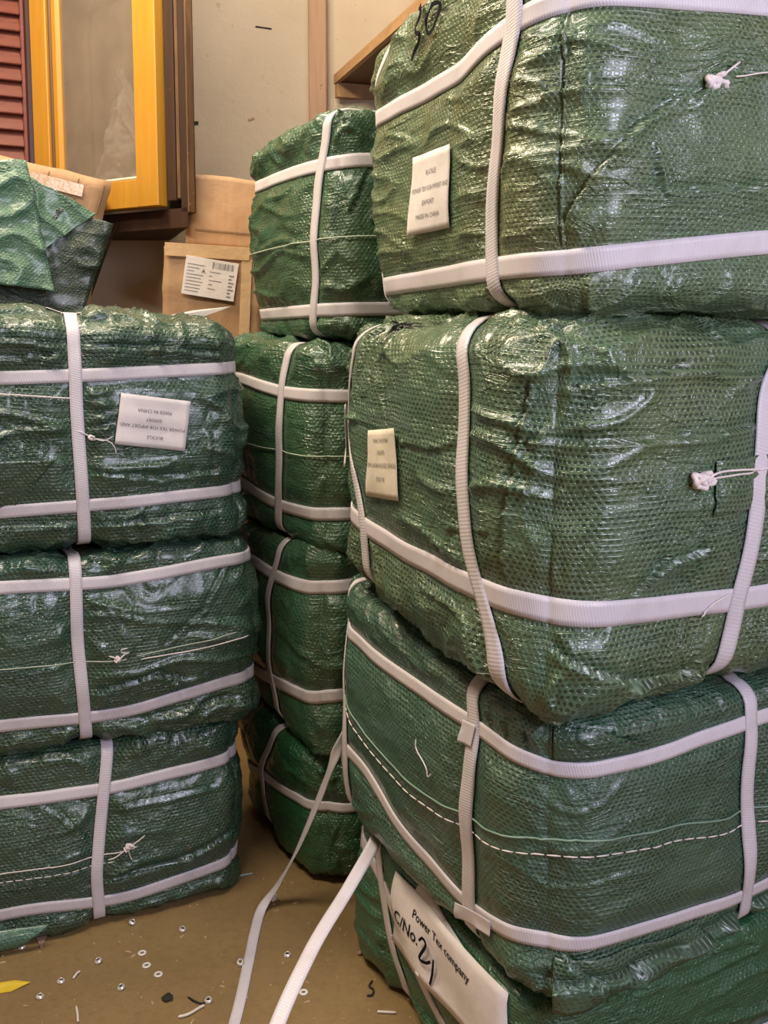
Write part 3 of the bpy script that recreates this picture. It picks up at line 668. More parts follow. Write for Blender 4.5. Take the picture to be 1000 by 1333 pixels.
# where each strap and label lies on its bale: (u, z) in metres on the named face
#CT0
CT = {'R1 h up L': [(-0.335, 0.4), (0.081, 0.386), (0.271, 0.417)],
      'R1 h low L': [(-0.306, 0.066), (0.165, 0.075), (0.304, 0.075)],
      'R1 h low F': [(-0.26, 0.077), (-0.154, 0.089), (0.041, 0.11)],
      'R1 w far L': [(-0.167, 0.522), (-0.335, 0.407), (-0.303, 0.184), (-0.279, 0.029)],
      'R1 w near L': [(0.234, 0.42), (0.199, 0.26), (0.163, 0.133), (0.174, 0.053)],
      'R1 label L': [(-0.093, 0.149), (0.057, 0.148), (0.072, 0.277), (-0.075, 0.285)],
      'R1 three L': [(-0.043, 0.519), (-0.036, 0.523), (-0.015, 0.512), (-0.022, 0.503), (-0.039, 0.495), (-0.036, 0.484), (-0.022, 0.479), (-0.03, 0.467), (-0.049, 0.458), (-0.063, 0.447)],
      'R1 zero L': [(0.045, 0.504), (0.029, 0.506), (0.014, 0.496), (0.005, 0.479), (0.013, 0.467), (0.029, 0.469), (0.039, 0.482), (0.046, 0.496), (0.045, 0.505)],
      'R1 mark L': [(-0.049, 0.443), (-0.018, 0.476), (-0.001, 0.507), (0.039, 0.51), (0.013, 0.472)],
      'R1 knot F': [(-0.073, 0.319), (0.01, 0.337)],
      'R1 crease L': [(0.309, 0.078), (0.316, 0.269)],
      'R2 h low L': [(-0.173, 0.129), (0.004, 0.13), (0.183, 0.141), (0.273, 0.146)],
      'R2 h low F': [(-0.258, 0.145), (-0.125, 0.137), (0.099, 0.123)],
      'R2 w far L': [(-0.252, 0.439), (-0.277, 0.277), (-0.173, 0.135)],
      'R2 w near L': [(0.093, 0.485), (0.138, 0.422), (0.14, 0.294), (0.174, 0.163), (0.236, 0.077)],
      'R2 v F': [(0.157, 0.485), (0.077, 0.401), (0.053, 0.206), (0.013, 0.026)],
      'R2 label L': [(-0.141, 0.19), (-0.019, 0.21), (-0.03, 0.317), (-0.134, 0.299)],
      'R2 knot F': [(-0.079, 0.296), (-0.055, 0.303), (0.057, 0.297)],
      'R2 mark L': [(-0.129, 0.452), (-0.121, 0.485), (-0.072, 0.44), (-0.085, 0.485)],
      'R3 h up L': [(-0.295, 0.375), (-0.022, 0.388), (0.172, 0.4), (0.289, 0.4)],
      'R3 h up F': [(-0.257, 0.396), (-0.119, 0.398), (0.126, 0.411)],
      'R3 h lo L': [(-0.165, 0.151), (-0.014, 0.101), (0.171, 0.075), (0.276, 0.111)],
      'R3 h lo F': [(-0.256, 0.114), (-0.111, 0.104), (0.146, 0.08)],
      'R3 w far L': [(-0.299, 0.391), (-0.247, 0.188)],
      'R3 w near L': [(0.146, 0.488), (0.173, 0.394), (0.159, 0.19), (0.156, 0.065)],
      'R3 v F': [(0.092, 0.474), (0.076, 0.327), (0.091, 0.028)],
      'R3 stitch L': [(-0.206, 0.27), (0.013, 0.234), (0.187, 0.228), (0.295, 0.259)],
      'R3 stitch F': [(-0.259, 0.263), (-0.127, 0.257), (0.06, 0.224)],
      'R3 folds F': [(-0.3, 0.488), (-0.105, 0.42), (-0.289, 0.397)],
      'R4 label L': [(-0.084, 0.275), (-0.084, 0.141), (0.245, 0.28), (0.175, 0.162), (-0.03, 0.293), (0.116, 0.294), (0.154, 0.27), (-0.003, 0.245), (0.064, 0.187)],
      'R4 w L': [(-0.197, 0.293), (-0.127, 0.143), (-0.07, 0.054)],
      'M1 h up L': [(-0.172, 0.381), (0.029, 0.376), (0.173, 0.366)],
      'M1 h up F': [(-0.251, 0.366), (-0.182, 0.37)],
      'M1 h lo L': [(-0.165, 0.061), (0.108, 0.065)],
      'M1 w L': [(0.192, 0.46), (0.159, 0.313), (0.151, 0.105), (0.123, 0.0)],
      'M2 up L': [(-0.129, 0.341), (0.08, 0.33)],
      'M2 up F': [(-0.26, 0.334), (-0.213, 0.331)],
      'M2 lo L': [(-0.111, 0.094), (0.064, 0.081)],
      'M2 lo F': [(-0.265, 0.097), (-0.197, 0.093)],
      'M2 w L': [(0.098, 0.433), (0.09, 0.347), (0.078, 0.184), (0.026, 0.018)],
      'M3 up L': [(-0.089, 0.338), (0.001, 0.333)],
      'M3 up F': [(-0.247, 0.348), (-0.228, 0.348)],
      'M3 lo L': [(-0.125, 0.069), (0.105, 0.116)],
      'M3 lo F': [(-0.245, 0.135), (-0.218, 0.132)],
      'M3 w L': [(0.061, 0.387), (-0.005, 0.272), (-0.001, 0.135), (0.023, 0.033)],
      'M4 h L': [(-0.217, 0.123), (-0.041, 0.166), (0.099, 0.188)],
      'M4 h F': [(-0.275, 0.212), (-0.195, 0.207)],
      'M4 w L': [(0.035, 0.325), (-0.061, 0.178), (-0.062, 0.025)],
      'L1 up F': [(-0.155, 0.339), (0.062, 0.351), (0.325, 0.369)],
      'L1 lo F': [(-0.167, 0.091), (0.049, 0.096), (0.325, 0.107)],
      'L1 v F': [(-0.015, 0.462), (-0.017, 0.272), (-0.012, 0.045)],
      'L2 up F': [(-0.191, 0.356), (0.025, 0.343), (0.267, 0.362)],
      'L2 lo F': [(-0.202, 0.077), (0.018, 0.064), (0.261, 0.098)],
      'L2 v F': [(-0.051, 0.41), (-0.053, 0.238), (-0.039, 0.011)],
      'L3 up F': [(-0.173, 0.303), (0.05, 0.292), (0.272, 0.302)],
      'L3 lo F': [(-0.093, 0.076), (0.045, 0.051), (0.311, 0.073)],
      'L3 v F': [(0.037, 0.371), (0.016, 0.211), (0.006, 0.118), (0.013, 0.027)],
      'L1 label F': [(0.052, 0.215), (0.193, 0.196), (0.212, 0.298), (0.07, 0.315)],
      'L1 knot F': [(0.01, 0.227)],
      'L2 knot F': [(0.025, 0.189), (0.275, 0.202), (-0.197, 0.212)],
      'L3 knot F': [(0.084, 0.177), (-0.178, 0.177)],
      'L1 flap F': [(-0.163, 0.189), (-0.072, 0.186), (-0.146, 0.1)]}
#CT1
def K(k): return [(k[-1], u, z) for u, z in CT[k]]
def W(k): return sorted((z, u) for u, z in CT[k])

# right stack
b = Bale('R1', 'FL', (.230, 1.28), 20, .60, .67, 1.255, .565, FAB['R1'], 1, rv=(.09, .10, .06), bulge=(.022, .018, .004), pitch=.0038, crumple=.8,
         corners={(-1, 1, 1): (-.045, .02, -.045), (-1, 1, -1): (-.02, .0, 0), (-1, -1, -1): (0, 0, 0)})
b.add_strap('h', K('R1 h up L') + [('F', 0, .43)], .031)
b.add_strap('h', K('R1 h low L') + K('R1 h low F') + [('F', .3, .12)], .034)
b.add_strap('w', W('R1 w far L'), .027, .0022)
b.add_strap('w', W('R1 w near L'), .030, .0022)
b.add_strap('v', [(0, .20), (.5, .22)], .03, .0022)
lq = CT['R1 label L']
b.masks = [('L', -.08, .07, .14, .29)]
b.creases = [('L', [(.325, .09), (.33, .30), (.32, .46)], .006, .004), ('L', [(-.13, .15), (-.135, .10)], .006, -.004), ('L', [(.06, .22), (.062, .36)], .005, .003),
             ('F', [(-.29, .14), (-.20, .25), (-.14, .29)], .012, .006), ('F', [(-.18, .17), (.0, .18), (.2, .16)], .014, .006), ('F', [(-.15, .17), (-.17, .22)], .008, .006), ('F', [(-.3, .30), (-.1, .30), (-.055, .33)], .012, .006)]
b.build('topmost green bale of the right stack with a black handwritten number and paper label', GR)
o, inf = b.patch('paper_label', 'L', lq, PAPER, .005, curl=lambda S, T: .005 * (1 - T) ** 4 * (1 - S) ** 2 + .0008 * np.sin(7 * T))
b.text(inf, [(PT[0], .52, .76, .06, .5), (PT[1], .52, .56, .06, .92), (PT[2], .5, .385, .06, .4), (PT[3], .5, .215, .06, .55)], parent=o)
b.stroke('handwritten_number', 'L', [CT['R1 three L'], CT['R1 zero L']], .0075, INKD, .007)
b.knot('F', *CT['R1 knot F'][0], .017, 4, [[(-.004, -.02, .008), (-.002, -.035, .004)], [(.01, .01, .01), (.045, .035, .006)]], rad=.0042, loops=5, trad=.0016)
b.thread('seam_thread', 'F', [(-.05, .325), (.05, .340), (.28, .345)], .0012, TWINE, .004)
R1 = b

b = Bale('R2', 'FL', (.225, 1.26), 27, .60, .66, .775, .485, FAB['R2'], 2, fold=1.3, rv=(.11, .11, .06), bulge=(.026, .030, .004), pitch=.0038, crumple=1.15,
         corners={(-1, 1, 1): (-.02, 0, 0), (-1, 1, -1): (-.02, 0, 0), (-1, -1, -1): (-.02, -.005, -.10), (1, -1, -1): (0, 0, -.07), (-1, -1, 1): (.0, .0, .008), (1, -1, 1): (0, 0, -.01)})
b.add_strap('h', K('R2 h low L') + K('R2 h low F'), .030)
b.add_strap('w', W('R2 w far L'), .027, .0022)
b.add_strap('w', W('R2 w near L'), .029, .0022)
b.add_strap('v', W('R2 v F'), .031, .0022)
b.masks = [('L', -.18, -.03, .17, .32)]
b.creases = [('L', [(-.27, .31), (-.26, .45)], .006, .005), ('L', [(-.28, .305), (-.12, .305), (-.02, .295), (.08, .30)], .006, -.005), ('L', [(.24, .10), (.25, .25), (.28, .40)], .006, .005),
             ('L', [(.20, .12), (.21, .28)], .006, .004), ('L', [(.12, .20), (.22, .22)], .006, -.004), ('F', [(-.06, .2), (-.055, .15), (-.03, .12)], .006, .006), ('F', [(.0, .22), (.05, .16)], .006, .005),
             ('F', [(-.3, .34), (-.1, .34), (.2, .36)], .012, .006), ('F', [(-.27, .40), (-.1, .42), (.1, .41)], .012, .008), ('F', [(-.2, .12), (-.12, .19), (-.05, .2)], .012, .006), ('F', [(-.28, .10), (-.15, .05), (0, .04)], .012, .008),
             ('L', [(-.15, .11), (-.10, .09)], .006, .005), ('L', [(-.13, .41), (-.06, .28)], .006, .004)]
b.build('second bale down in the right stack, with a yellowed label and sagging front corner', GR)
lq = CT['R2 label L']
o, inf = b.patch('stained_paper_label', 'L', lq, PAPER_Y, .006, curl=lambda S, T: .004 * T ** 6 * S ** 3 + .0008 * np.sin(9 * T))
b.text(inf, [(PT[0], .5, .72, .06, .4), (PT[1], .5, .52, .065, .95), (PT[2], .5, .33, .06, .4), (PT[3], .5, .16, .06, .6)], inverted=True, parent=o)
b.patch('side_tag', 'L', [(-.285, .21), (-.26, .21), (-.26, .325), (-.285, .325)], PAPER, .012)
b.stroke('handwritten_mark', 'L', [[(-.160, .445), (-.150, .468), (-.125, .480), (-.100, .482)], [(-.115, .435), (-.105, .460), (-.080, .478), (-.045, .482)], [(-.115, .470), (-.07, .472)]], .006, INKD, .006)
b.knot('F', -.070, .292, .020, 9, [[(.03, .008, .006), (.07, .008, .004), (.11, .006, .003)]], rad=.0042, loops=6, trad=.0018)
b.patch('seam_tape', 'F', [(-.045, .245), (.30, .245), (.30, .312), (-.045, .312)], FAB['R2'], .0045, wr=True)
b.thread('seam_thread', 'F', [(-.05, .292), (.10, .294), (.28, .298)], .0016, TWINE, .006)
b.thread('loose_thread', 'F', [(-.035, .115), (-.015, .128), (.015, .138)], .0016, TWINE, .006)
R2 = b

b = Bale('R3', 'FL', (.235, 1.30), 27, .60, .66, .285, .488, FAB['R3'], 3, rv=(.09, .09, .05), bulge=(.024, .024, -.022), pitch=.0038, crumple=.6,
         corners={(-1, -1, 1): (-.01, 0, -.080), (1, -1, 1): (0, 0, -.08), (-1, -1, -1): (-.01, -.01, -.045), (1, -1, -1): (0, 0, -.02), (-1, 1, 1): (-.05, .0, 0), (-1, 1, -1): (-.045, 0, 0)})
b.add_strap('h', K('R3 h up L') + K('R3 h up F'), .024)
b.add_strap('h', K('R3 h lo L') + K('R3 h lo F'), .024)
b.add_strap('w', W('R3 w far L'), .024, .0022)
b.add_strap('w', W('R3 w near L'), .028, .0022)
b.add_strap('v', W('R3 v F'), .026, .0022)
b.creases = [('F', [(-.289, .47), (-.289, .40)], .005, .007), ('F', [(-.29, .48), (-.09, .40)], .006, .006), ('F', [(-.28, .055), (-.15, .045), (.05, .05), (.2, .05)], .014, .009), ('F', [(-.26, .09), (-.2, .03)], .008, .006),
             ('L', [(.24, .44), (.245, .40)], .005, .005), ('L', [(.275, .44), (.28, .40)], .005, .005), ('L', [(.20, .45), (.21, .40)], .005, .004)]
b.build('third bale down in the right stack, smooth dark green with a stitched white seam', GR)
b.thread('folded_seam_edge', 'L', [('L', -.31, .262), ('L', -.03, .225), ('L', .18, .248), ('L', .29, .280), ('F', -.25, .290), ('F', -.12, .280), ('F', .06, .250), ('F', .28, .25)], .0017, simple('pale_green_seam', (.20, .32, .24), .4, .1), .0025)
b.thread('seam_stitching', 'L', [('L', -.31, .240), ('L', -.03, .204), ('L', .18, .224), ('L', .29, .255), ('F', -.25, .264), ('F', -.12, .254), ('F', .06, .224), ('F', .28, .225)], .0013, TWINE, .003, dash=.020, gap=.004)
b.thread('loose_thread', 'L', [(.04, .315), (.045, .30), (.075, .285), (.08, .27), (.09, .28)], .0012, TWINE, .004)
b.patch('strap_clip', 'L', [(.143, .362), (.172, .366), (.178, .405), (.147, .400)], STRAP, .0085)
b.patch('strap_clip', 'L', [(.125, .042), (.215, .068), (.215, .094), (.125, .068)], STRAP, .0070)
b.patch('corner_fold', 'F', [(-.288, .412), (-.115, .418), (-.235, .462), (-.288, .474)], FAB['L'], .005, nu=24, nv=10)
b.patch('hem_lip', 'F', [(-.285, .018), (.02, .030), (-.02, .072), (-.285, .092)], FAB['R3'], .006, curl=lambda S, T: .020 * (1 - T) ** 2 * (1 - S * .7) + .003 * np.sin(14 * S + 4 * T), nu=40, nv=12, wr=True)
R3 = b

b = Bale('R4', 'FL', (.225, 1.32), 27, .60, .60, 0, .30, FAB['R4'], 4, rv=(.06, .06, .03), bulge=(.02, .02, -.022), pitch=.005, crumple=1.0,
         corners={(-1, 1, -1): (-.02, 0, 0), (-1, 1, 1): (-.02, 0, 0), (-1, -1, 1): (0, 0, -.055), (1, -1, 1): (0, 0, -.035)})
b.add_strap('w', W('R4 w L'), .026, .0022)
b.add_strap('w', [(0, -.285), (.28, -.285)], .026, .0022)
b.add_strap('h', [('L', -.28, .245), ('L', -.15, .205), ('L', .1, .05), ('F', 0, .05)], .026)
b.masks = [('L', -.11, .25, .06, .29)]
b.creases = [('L', [(-.13, .08), (.1, .03), (.25, .03)], .02, .008)]
b.build('bottom bale of the right stack, bright green, with a long handwritten paper label', GR)
o, inf = b.patch('long_paper_label', 'L', [(-.084, .141), (.26, .140), (.245, .278), (-.084, .275)], PAPER, .008, curl=lambda S, T: .003 * np.sin(8 * S + 3 * T) + .006 * (1 - T) ** 5)
b.text(inf, [('Power Tex company', .48, .76, .115, .92)], parent=o, mat=INKD, name='handwritten_lettering')
b.text(inf, [('C/No.', .17, .50, .17, .25)], parent=o, mat=INKD, name='handwritten_lettering')
b.stroke('handwritten_number', 'L', [[(.022, .215), (.032, .226), (.042, .218), (.026, .183), (.044, .186), (.058, .198)], [(.066, .208), (.064, .180), (.058, .152)]], .0062, INKD, .0125, parent=o, wr=False)
o, inf = b.patch('small_paper_label', 'L', [(-.025, .235), (.150, .222), (.150, .272), (-.025, .29)], PAPER, .0045)
b.text(inf, [('BUCKLE', .52, .80, .09, .2)], parent=o)
R4 = b

# middle stack
b = Bale('M1', 'FL', (-.10, 1.98), 27, .55, .46, 1.21, .485, FAB['M'], 5, bulge=(.018, .016, .004), fold=1.2, crumple=.95, corners={(-1, 1, 1): (-.015, 0, -.03), (-1, 1, -1): (-.015, 0, 0), (1, -1, 1): (0, 0, .02)})
b.add_strap('h', K('M1 h up L') + K('M1 h up F'), .028)
b.add_strap('h', K('M1 h lo L') + [('F', -.18, .068)], .028)
b.add_strap('w', W('M1 w L'), .026, .0022)
b.add_strap('v', [(0, .1), (.4, .1)], .026, .0022)
b.creases = [('F', [(-.2, .36), (-.24, .27)], .008, .007), ('F', [(-.16, .34), (-.19, .25)], .01, .007), ('F', [(-.25, .44), (-.15, .40)], .01, .008)]
b.build('top bale of the middle stack, against the back wall', GM)
b.thread('seam_thread', 'L', [('L', -.22, .212), ('L', .084, .212), ('L', .2, .212), ('F', -.2, .215), ('F', -.1, .215)], .0015, THREAD, .004)
b = Bale('M2', 'FL', (-.13, 2.0), 27, .55, .46, .77, .445, FAB['M'], 6, bulge=(.024, .018, -.022), fold=1.2, crumple=.9, corners={(-1, -1, -1): (0, -.005, -.03), (-1, 1, 1): (-.055, 0, .01), (-1, 1, -1): (-.05, 0, 0)})
b.add_strap('h', K('M2 up L') + K('M2 up F'), .026)
b.add_strap('h', K('M2 lo L') + K('M2 lo F'), .026)
b.add_strap('w', W('M2 w L'), .025, .0022)
b.add_strap('v', [(0, .1), (.4, .1)], .026, .0022)
b.build('second bale down in the middle stack, level with the paper label of the near bale', GM)
b.thread('seam_thread', 'L', [('L', -.22, .197), ('L', -.015, .204), ('L', .2, .212), ('F', -.25, .214), ('F', -.15, .208)], .0012, THREAD, .004)
b = Bale('M3', 'FL', (-.14, 2.0), 27, .55, .46, .345, .43, FAB['M'], 7, bulge=(.02, .018, -.022), fold=1.2, crumple=.85, corners={(-1, -1, -1): (-.01, -.01, -.055), (-1, 1, -1): (-.02, 0, -.01), (-1, 1, 1): (-.045, 0, 0)})
b.add_strap('h', K('M3 up L') + K('M3 up F'), .026)
b.add_strap('h', K('M3 lo L') + K('M3 lo F'), .026)
b.add_strap('w', W('M3 w L'), .024, .0022)
b.build('third bale down in the middle stack, its lower corner sagging over the floor bale', GM)
b = Bale('M4', 'FL', (-.135, 2.0), 27, .55, .46, 0, .35, FAB['M4'], 8, bulge=(.022, .02, -.022), fold=1.2, crumple=1.0, corners={(-1, -1, 1): (0, 0, -.05), (-1, -1, -1): (.0, .0, 0), (-1, 1, 1): (-.05, 0, 0), (-1, 1, -1): (-.02, 0, 0)}, rv=(.08, .08, .04))
b.add_strap('h', K('M4 h L') + K('M4 h F'), .024)
b.add_strap('w', W('M4 w L'), .022, .0022)
b.build('deep green floor bale of the middle stack behind the two loose straps', GM)

# left stack
b = Bale('L1', 'FR', (-.293, 2.03), 24, .65, .46, .79, .462, FAB['L'], 9, bulge=(.018, .022, .006), fold=1.7, crumple=.95, pitch=.0052, corners={(-1, -1, 1): (0, 0, .03), (-1, 1, 1): (0, 0, .02), (1, 1, 1): (0, 0, 0), (1, -1, 1): (-.015, 0, -.005)})
b.add_strap('h', K('L1 up F'), .025)
b.add_strap('h', K('L1 lo F'), .024)
b.add_strap('v', W('L1 v F'), .025, .0022)
b.add_strap('v', [(0, -.26), (.45, -.26)], .025, .0022)
lq = CT['L1 label F']
b.masks = [('F', .06, .22, .19, .32)]
b.creases = [('F', [(-.15, .41), (-.02, .40), (.15, .405), (.28, .395)], .010, .008), ('F', [(-.2, .37), (-.05, .385)], .008, .006), ('F', [(.0, .16), (.15, .14), (.26, .15)], .012, .006), ('F', [(-.15, .06), (.1, .055), (.25, .06)], .012, .007)]
b.build('top bale of the left stack with a white label pasted upside down', GL)
o, inf = b.patch('paper_label', 'F', lq, PAPER, .006, curl=lambda S, T: .002 * np.sin(6 * S) + .001 * np.sin(14 * T))
b.text(inf, [(PT[0], .45, .80, .065, .32), (PT[1], .5, .60, .065, .93), (PT[2], .5, .46, .06, .3), (PT[3], .50, .29, .065, .5)], inverted=True, parent=o)
b.thread('seam_thread', 'F', [(-.28, .312), (-.148, .310), (-.022, .303)], .0015, TWINE, .004)
b.knot('F', .011, .227, .010, 21, [[(-.02, .012, .004), (-.03, .015, .002)], [(.02, -.006, .006), (.04, .002, .004)], [(.03, -.008, .005), (.042, -.022, .004), (.044, -.035, .003)]], rad=.0018)
b.patch('sheet_flap', 'F', [(-.30, .10), (-.145, .095), (-.061, .190), (-.30, .193)], FAB['L'], .007, curl=lambda S, T: .014 * T ** 2 + .004 * np.sin(5 * S), nu=24, nv=16)
b.patch('top_label_strip', 'T', [(-.06, -.185), (.05, -.185), (.05, -.165), (-.06, -.165)], PAPER, .005)
b = Bale('L2', 'FR', (-.274, 2.03), 24, .65, .46, .385, .41, FAB['L'], 10, bulge=(.018, .022, -.022), fold=1.7, crumple=.85, pitch=.0052)
b.add_strap('h', K('L2 up F'), .025)
b.add_strap('h', K('L2 lo F'), .025)
b.add_strap('v', W('L2 v F'), .024, .0022)
b.add_strap('v', [(0, -.27), (.41, -.27)], .025, .0022)
b.creases = [('F', [(.12, .20), (.20, .26), (.25, .34)], .006, .004), ('F', [(-.03, .12), (.10, .14), (.15, .125)], .010, .006), ('F', [(.10, .145), (.18, .09)], .006, .004), ('F', [(-.1, .05), (.1, .045), (.25, .06)], .012, .006)]
b.build('middle bale of the left stack with a tiny white twine knot', GL)
b.thread('seam_thread', 'F', [(.068, .182), (.18, .183), (.29, .198)], .0014, TWINE, .004); b.thread('seam_thread', 'F', [(.06, .19), (.18, .198), (.27, .210)], .0010, THREAD, .004)
b.thread('seam_thread', 'F', [(-.29, .198), (-.18, .197), (-.05, .188), (.04, .186)], .0011, THREAD, .004)
b.knot('F', .025, .190, .009, 31, [[(-.02, .008, .003)], [(.012, .008, .004), (.02, .01, .003)]], rad=.0024)
b.thread('staple_thread', 'F', [(.040, .200), (.030, .202), (.030, .208), (.042, .210)], .0011, TWINE, .005)
b = Bale('L3', 'FR', (-.312, 2.03), 24, .65, .46, 0, .395, FAB['L'], 12, bulge=(.018, .024, -.022), fold=1.7, crumple=.9, pitch=.0052, rv=(.05, .055, .028), corners={(-1, -1, -1): (0, -.03, 0), (1, -1, -1): (-.01, -.02, 0)})
b.add_strap('h', K('L3 up F'), .024)
b.add_strap('h', K('L3 lo F'), .024)
b.add_strap('v', W('L3 v F'), .024, .0022)
b.add_strap('v', [(0, -.27), (.39, -.27)], .025, .0022)
b.creases = [('F', [(-.168, .33), (-.06, .26), (.015, .17)], .006, .005), ('F', [(.0, .1), (.2, .11), (.3, .14)], .012, .006), ('F', [(.05, .25), (.25, .25)], .008, .005)]
b.build('bottom bale of the left stack resting on the brown floor', GL)
b.thread('seam_thread', 'F', [(-.29, .166), (-.174, .168), (.01, .160), (.09, .165)], .0012, TWINE, .004); b.thread('seam_stitching', 'F', [(-.29, .148), (-.175, .150), (.01, .142), (.06, .145)], .0010, TWINE, .004, dash=.014, gap=.004)
b.knot('F', .070, .169, .015, 41, [[(.02, .012, .010), (.035, .020, .008)], [(-.025, -.015, .006), (-.04, -.018, .004)], [(.004, -.02, .006), (.008, -.03, .004)]], rad=.0018)
b.patch('sheet_flap', 'F', [(-.32, .006), (-.16, .012), (-.085, .048), (-.32, .058)], FAB['S'], .012, curl=lambda S, T: .008 * np.sin(3 * T) + .004 * S, nu=24, nv=12)

# ------------------------------------------------------------ loose straps
def ribbon(name, pts, width, roll, label, th=.0012):
    P = smooth_path(pts, 10); n = len(P); T = np.gradient(P, axis=0); T /= np.linalg.norm(T, axis=1)[:, None]
    rl = np.interp(np.linspace(0, 1, n), np.linspace(0, 1, len(roll)), roll)
    hor = np.cross(T, [0, 0, 1.]); hor /= np.linalg.norm(hor, axis=1)[:, None] + 1e-9; up = np.cross(hor, T)
    A = hor * np.cos(rl)[:, None] + up * np.sin(rl)[:, None]; Nn = np.cross(A, T)
    cols = [P + A * (k * width / 2) + Nn * (th / 2 if k != 9 else 0) for k in (-1, -.5, 0, .5, 1)] + [P + A * (k * width / 2) - Nn * (th / 2) for k in (1, .5, 0, -.5, -1)]
    G = np.stack(cols, 1); m = 10; i = (np.arange(n - 1)[:, None] * m + np.arange(m)[None, :]); i2 = (np.arange(n - 1)[:, None] * m + ((np.arange(m) + 1) % m)[None, :])
    Q = np.stack([i, i2, i2 + m, i + m], -1).reshape(-1, 4)
    L = np.concatenate([[0], np.cumsum(np.linalg.norm(np.diff(P, axis=0), axis=1))]); vv = np.array([-1, -.5, 0, .5, 1, 1, .5, 0, -.5, -1]) * width / 2
    UV = np.stack([np.repeat(L, m), np.tile(vv, n)], 1)
    G = G.reshape(-1, 3); G[:, 2] = np.maximum(G[:, 2], .0006)
    o = link(name, np_mesh(name, G, Q, UV[Q.ravel()]), STRAP); return tag(o, label, 'strap', 'loose strap ends')
LOOSE_A = [(-.075, 1.90, .420), (-.098, 1.88, .375), (-.128, 1.90, .285), (-.18, 1.925, .15), (-.225, 1.945, .055), (-.260, 1.93, .008), (-.266, 1.85, .003), (-.266, 1.75, .002), (-.268, 1.60, .002), (-.285, 1.35, .002)]
ribbon('loose_strap', LOOSE_A, .021, [1.5, 1.35, 1.0, .6, .3, .05, 0, 0, 0, 0], 'long loose white strap from the gap between stacks, lying flat on the floor')
LOOSE_B = [(-.005, 1.76, .300), (-.018, 1.70, .285), (-.062, 1.55, .285), (-.115, 1.38, .285), (-.165, 1.22, .24), (-.22, 1.02, .10), (-.25, .90, .012), (-.28, .70, .002)]
ribbon('loose_strap', LOOSE_B, .0225, [.9, .5, .15, .1, .05, 0, 0, 0], 'short loose white strap sticking out from under the third bale of the right stack')

# ------------------------------------------------------------ litter on the floor
def ring(x, y, r, ri, h, mat, label, tilt=(0, 0), name='eyelet', dome=0):
    bm = bmesh.new(); n = 20; prof = [(ri, 0), (r, 0), (r, h * .6), ((r + ri) / 2, h), (ri, h * .7)] if not dome else [(ri, 0), (r, 0), (r * .98, h * .3), (r * .6, h), (ri, h * 1.1), (ri * .95, h * .8)]
    vs = [[bm.verts.new((p[0] * math.cos(2 * math.pi * k / n), p[0] * math.sin(2 * math.pi * k / n), p[1])) for p in prof] for k in range(n)]
    for k in range(n):
        for j in range(len(prof)): bm.faces.new((vs[k][j], vs[(k + 1) % n][j], vs[(k + 1) % n][(j + 1) % len(prof)], vs[k][(j + 1) % len(prof)]))
    bmesh.ops.recalc_face_normals(bm, faces=bm.faces)
    o = bm_obj(name, bm, mat, None, True); o.rotation_euler = (tilt[0], tilt[1], 0)
    o.location = (x, y, .0005 + abs(math.sin(tilt[0])) * r + abs(math.sin(tilt[1])) * r); return tag(o, label, 'eyelet' if name == 'eyelet' else 'ring', 'small rings and eyelets on the floor')
W3 = [(-.482, 1.792, 'rear'), (-.464, 1.755, 'middle'), (-.435, 1.729, 'front')]
for x, y, nm in W3: ring(x, y, .0085, .004, .002, WASHER, f'flat white plastic ring, the {nm} one of three in a row on the floor', name='plastic_ring')
ring(-.151, 1.679, .0085, .0038, .0022, WASHER, 'flat white ring just right of the short loose strap on the floor', name='plastic_ring')
E_ = [(-.728, 1.808, (.3, .2), 'metal eyelet nearest the left edge, in front of the left stack'), (-.561, 1.764, (.4, -.3), 'metal eyelet left of the three white rings'),
      (-.616, 1.709, (.1, .1), 'metal eyelet between the glassy shard and the yellow strip'), (-.641, 1.667, (.0, .15), 'clear ring nearest the yellow strip'),
      (-.496, 1.690, (.3, -.2), 'metal eyelet in front of the three white rings'), (-.416, 1.862, (.5, .3), 'metal eyelet close to the bottom left bale, behind the white rings'),
      (-.526, 1.885, (.2, .6), 'tiny metal eyelet right beside the bottom edge of the left stack'), (-.325, 1.655, (.5, 0), 'clear ring at the end of the black twig'),
      (-.192, 1.785, (.3, .0), 'metal eyelet between the two loose straps'), (-.281, 1.757, (.9, .2), 'metal eyelet tucked against the left edge of the long loose strap')]
for i, (x, y, t, lb) in enumerate(E_): ring(x, y, .0078, .0038, .004, METAL, lb, (t[0] * .6, t[1] * .6), dome=1)
def bit(name, pts, rad, mat, label, cat='scrap', flat=None):
    P = smooth_path([(x, y, z) for x, y, z in pts], 6)
    if flat:
        return None
    o = link(name, tube_mesh(name, [P], rad, 6), mat); return tag(o, label, cat)
bit('white_offcut', [(-.372, 1.612, .003), (-.355, 1.618, .0035), (-.338, 1.635, .003), (-.330, 1.642, .003)], .0026, SCRAP, 'curved white plastic offcut in front of the black twig')
bit('white_sliver', [(-.565, 1.640, .002), (-.556, 1.620, .002), (-.549, 1.600, .0025)], .0022, SCRAP, 'thin white sliver near the bottom left of the floor')
bit('clear_shard', [(-.595, 1.715, .002), (-.591, 1.728, .004), (-.588, 1.736, .002)], .0022, SCRAP, 'tiny upright clear shard left of the metal eyelets')
bit('white_peg', [(-.012, 1.626, .003), (-.006, 1.625, .003), (.022, 1.623, .003)], .0024, SCRAP, 'small white peg beside the bottom right bale')
bit('black_twig', [(-.365, 1.665, .002), (-.350, 1.652, .004), (-.338, 1.648, .002), (-.330, 1.650, .0025)], .0016, BLACKF, 'thin black twig behind the curved white offcut', 'twig')
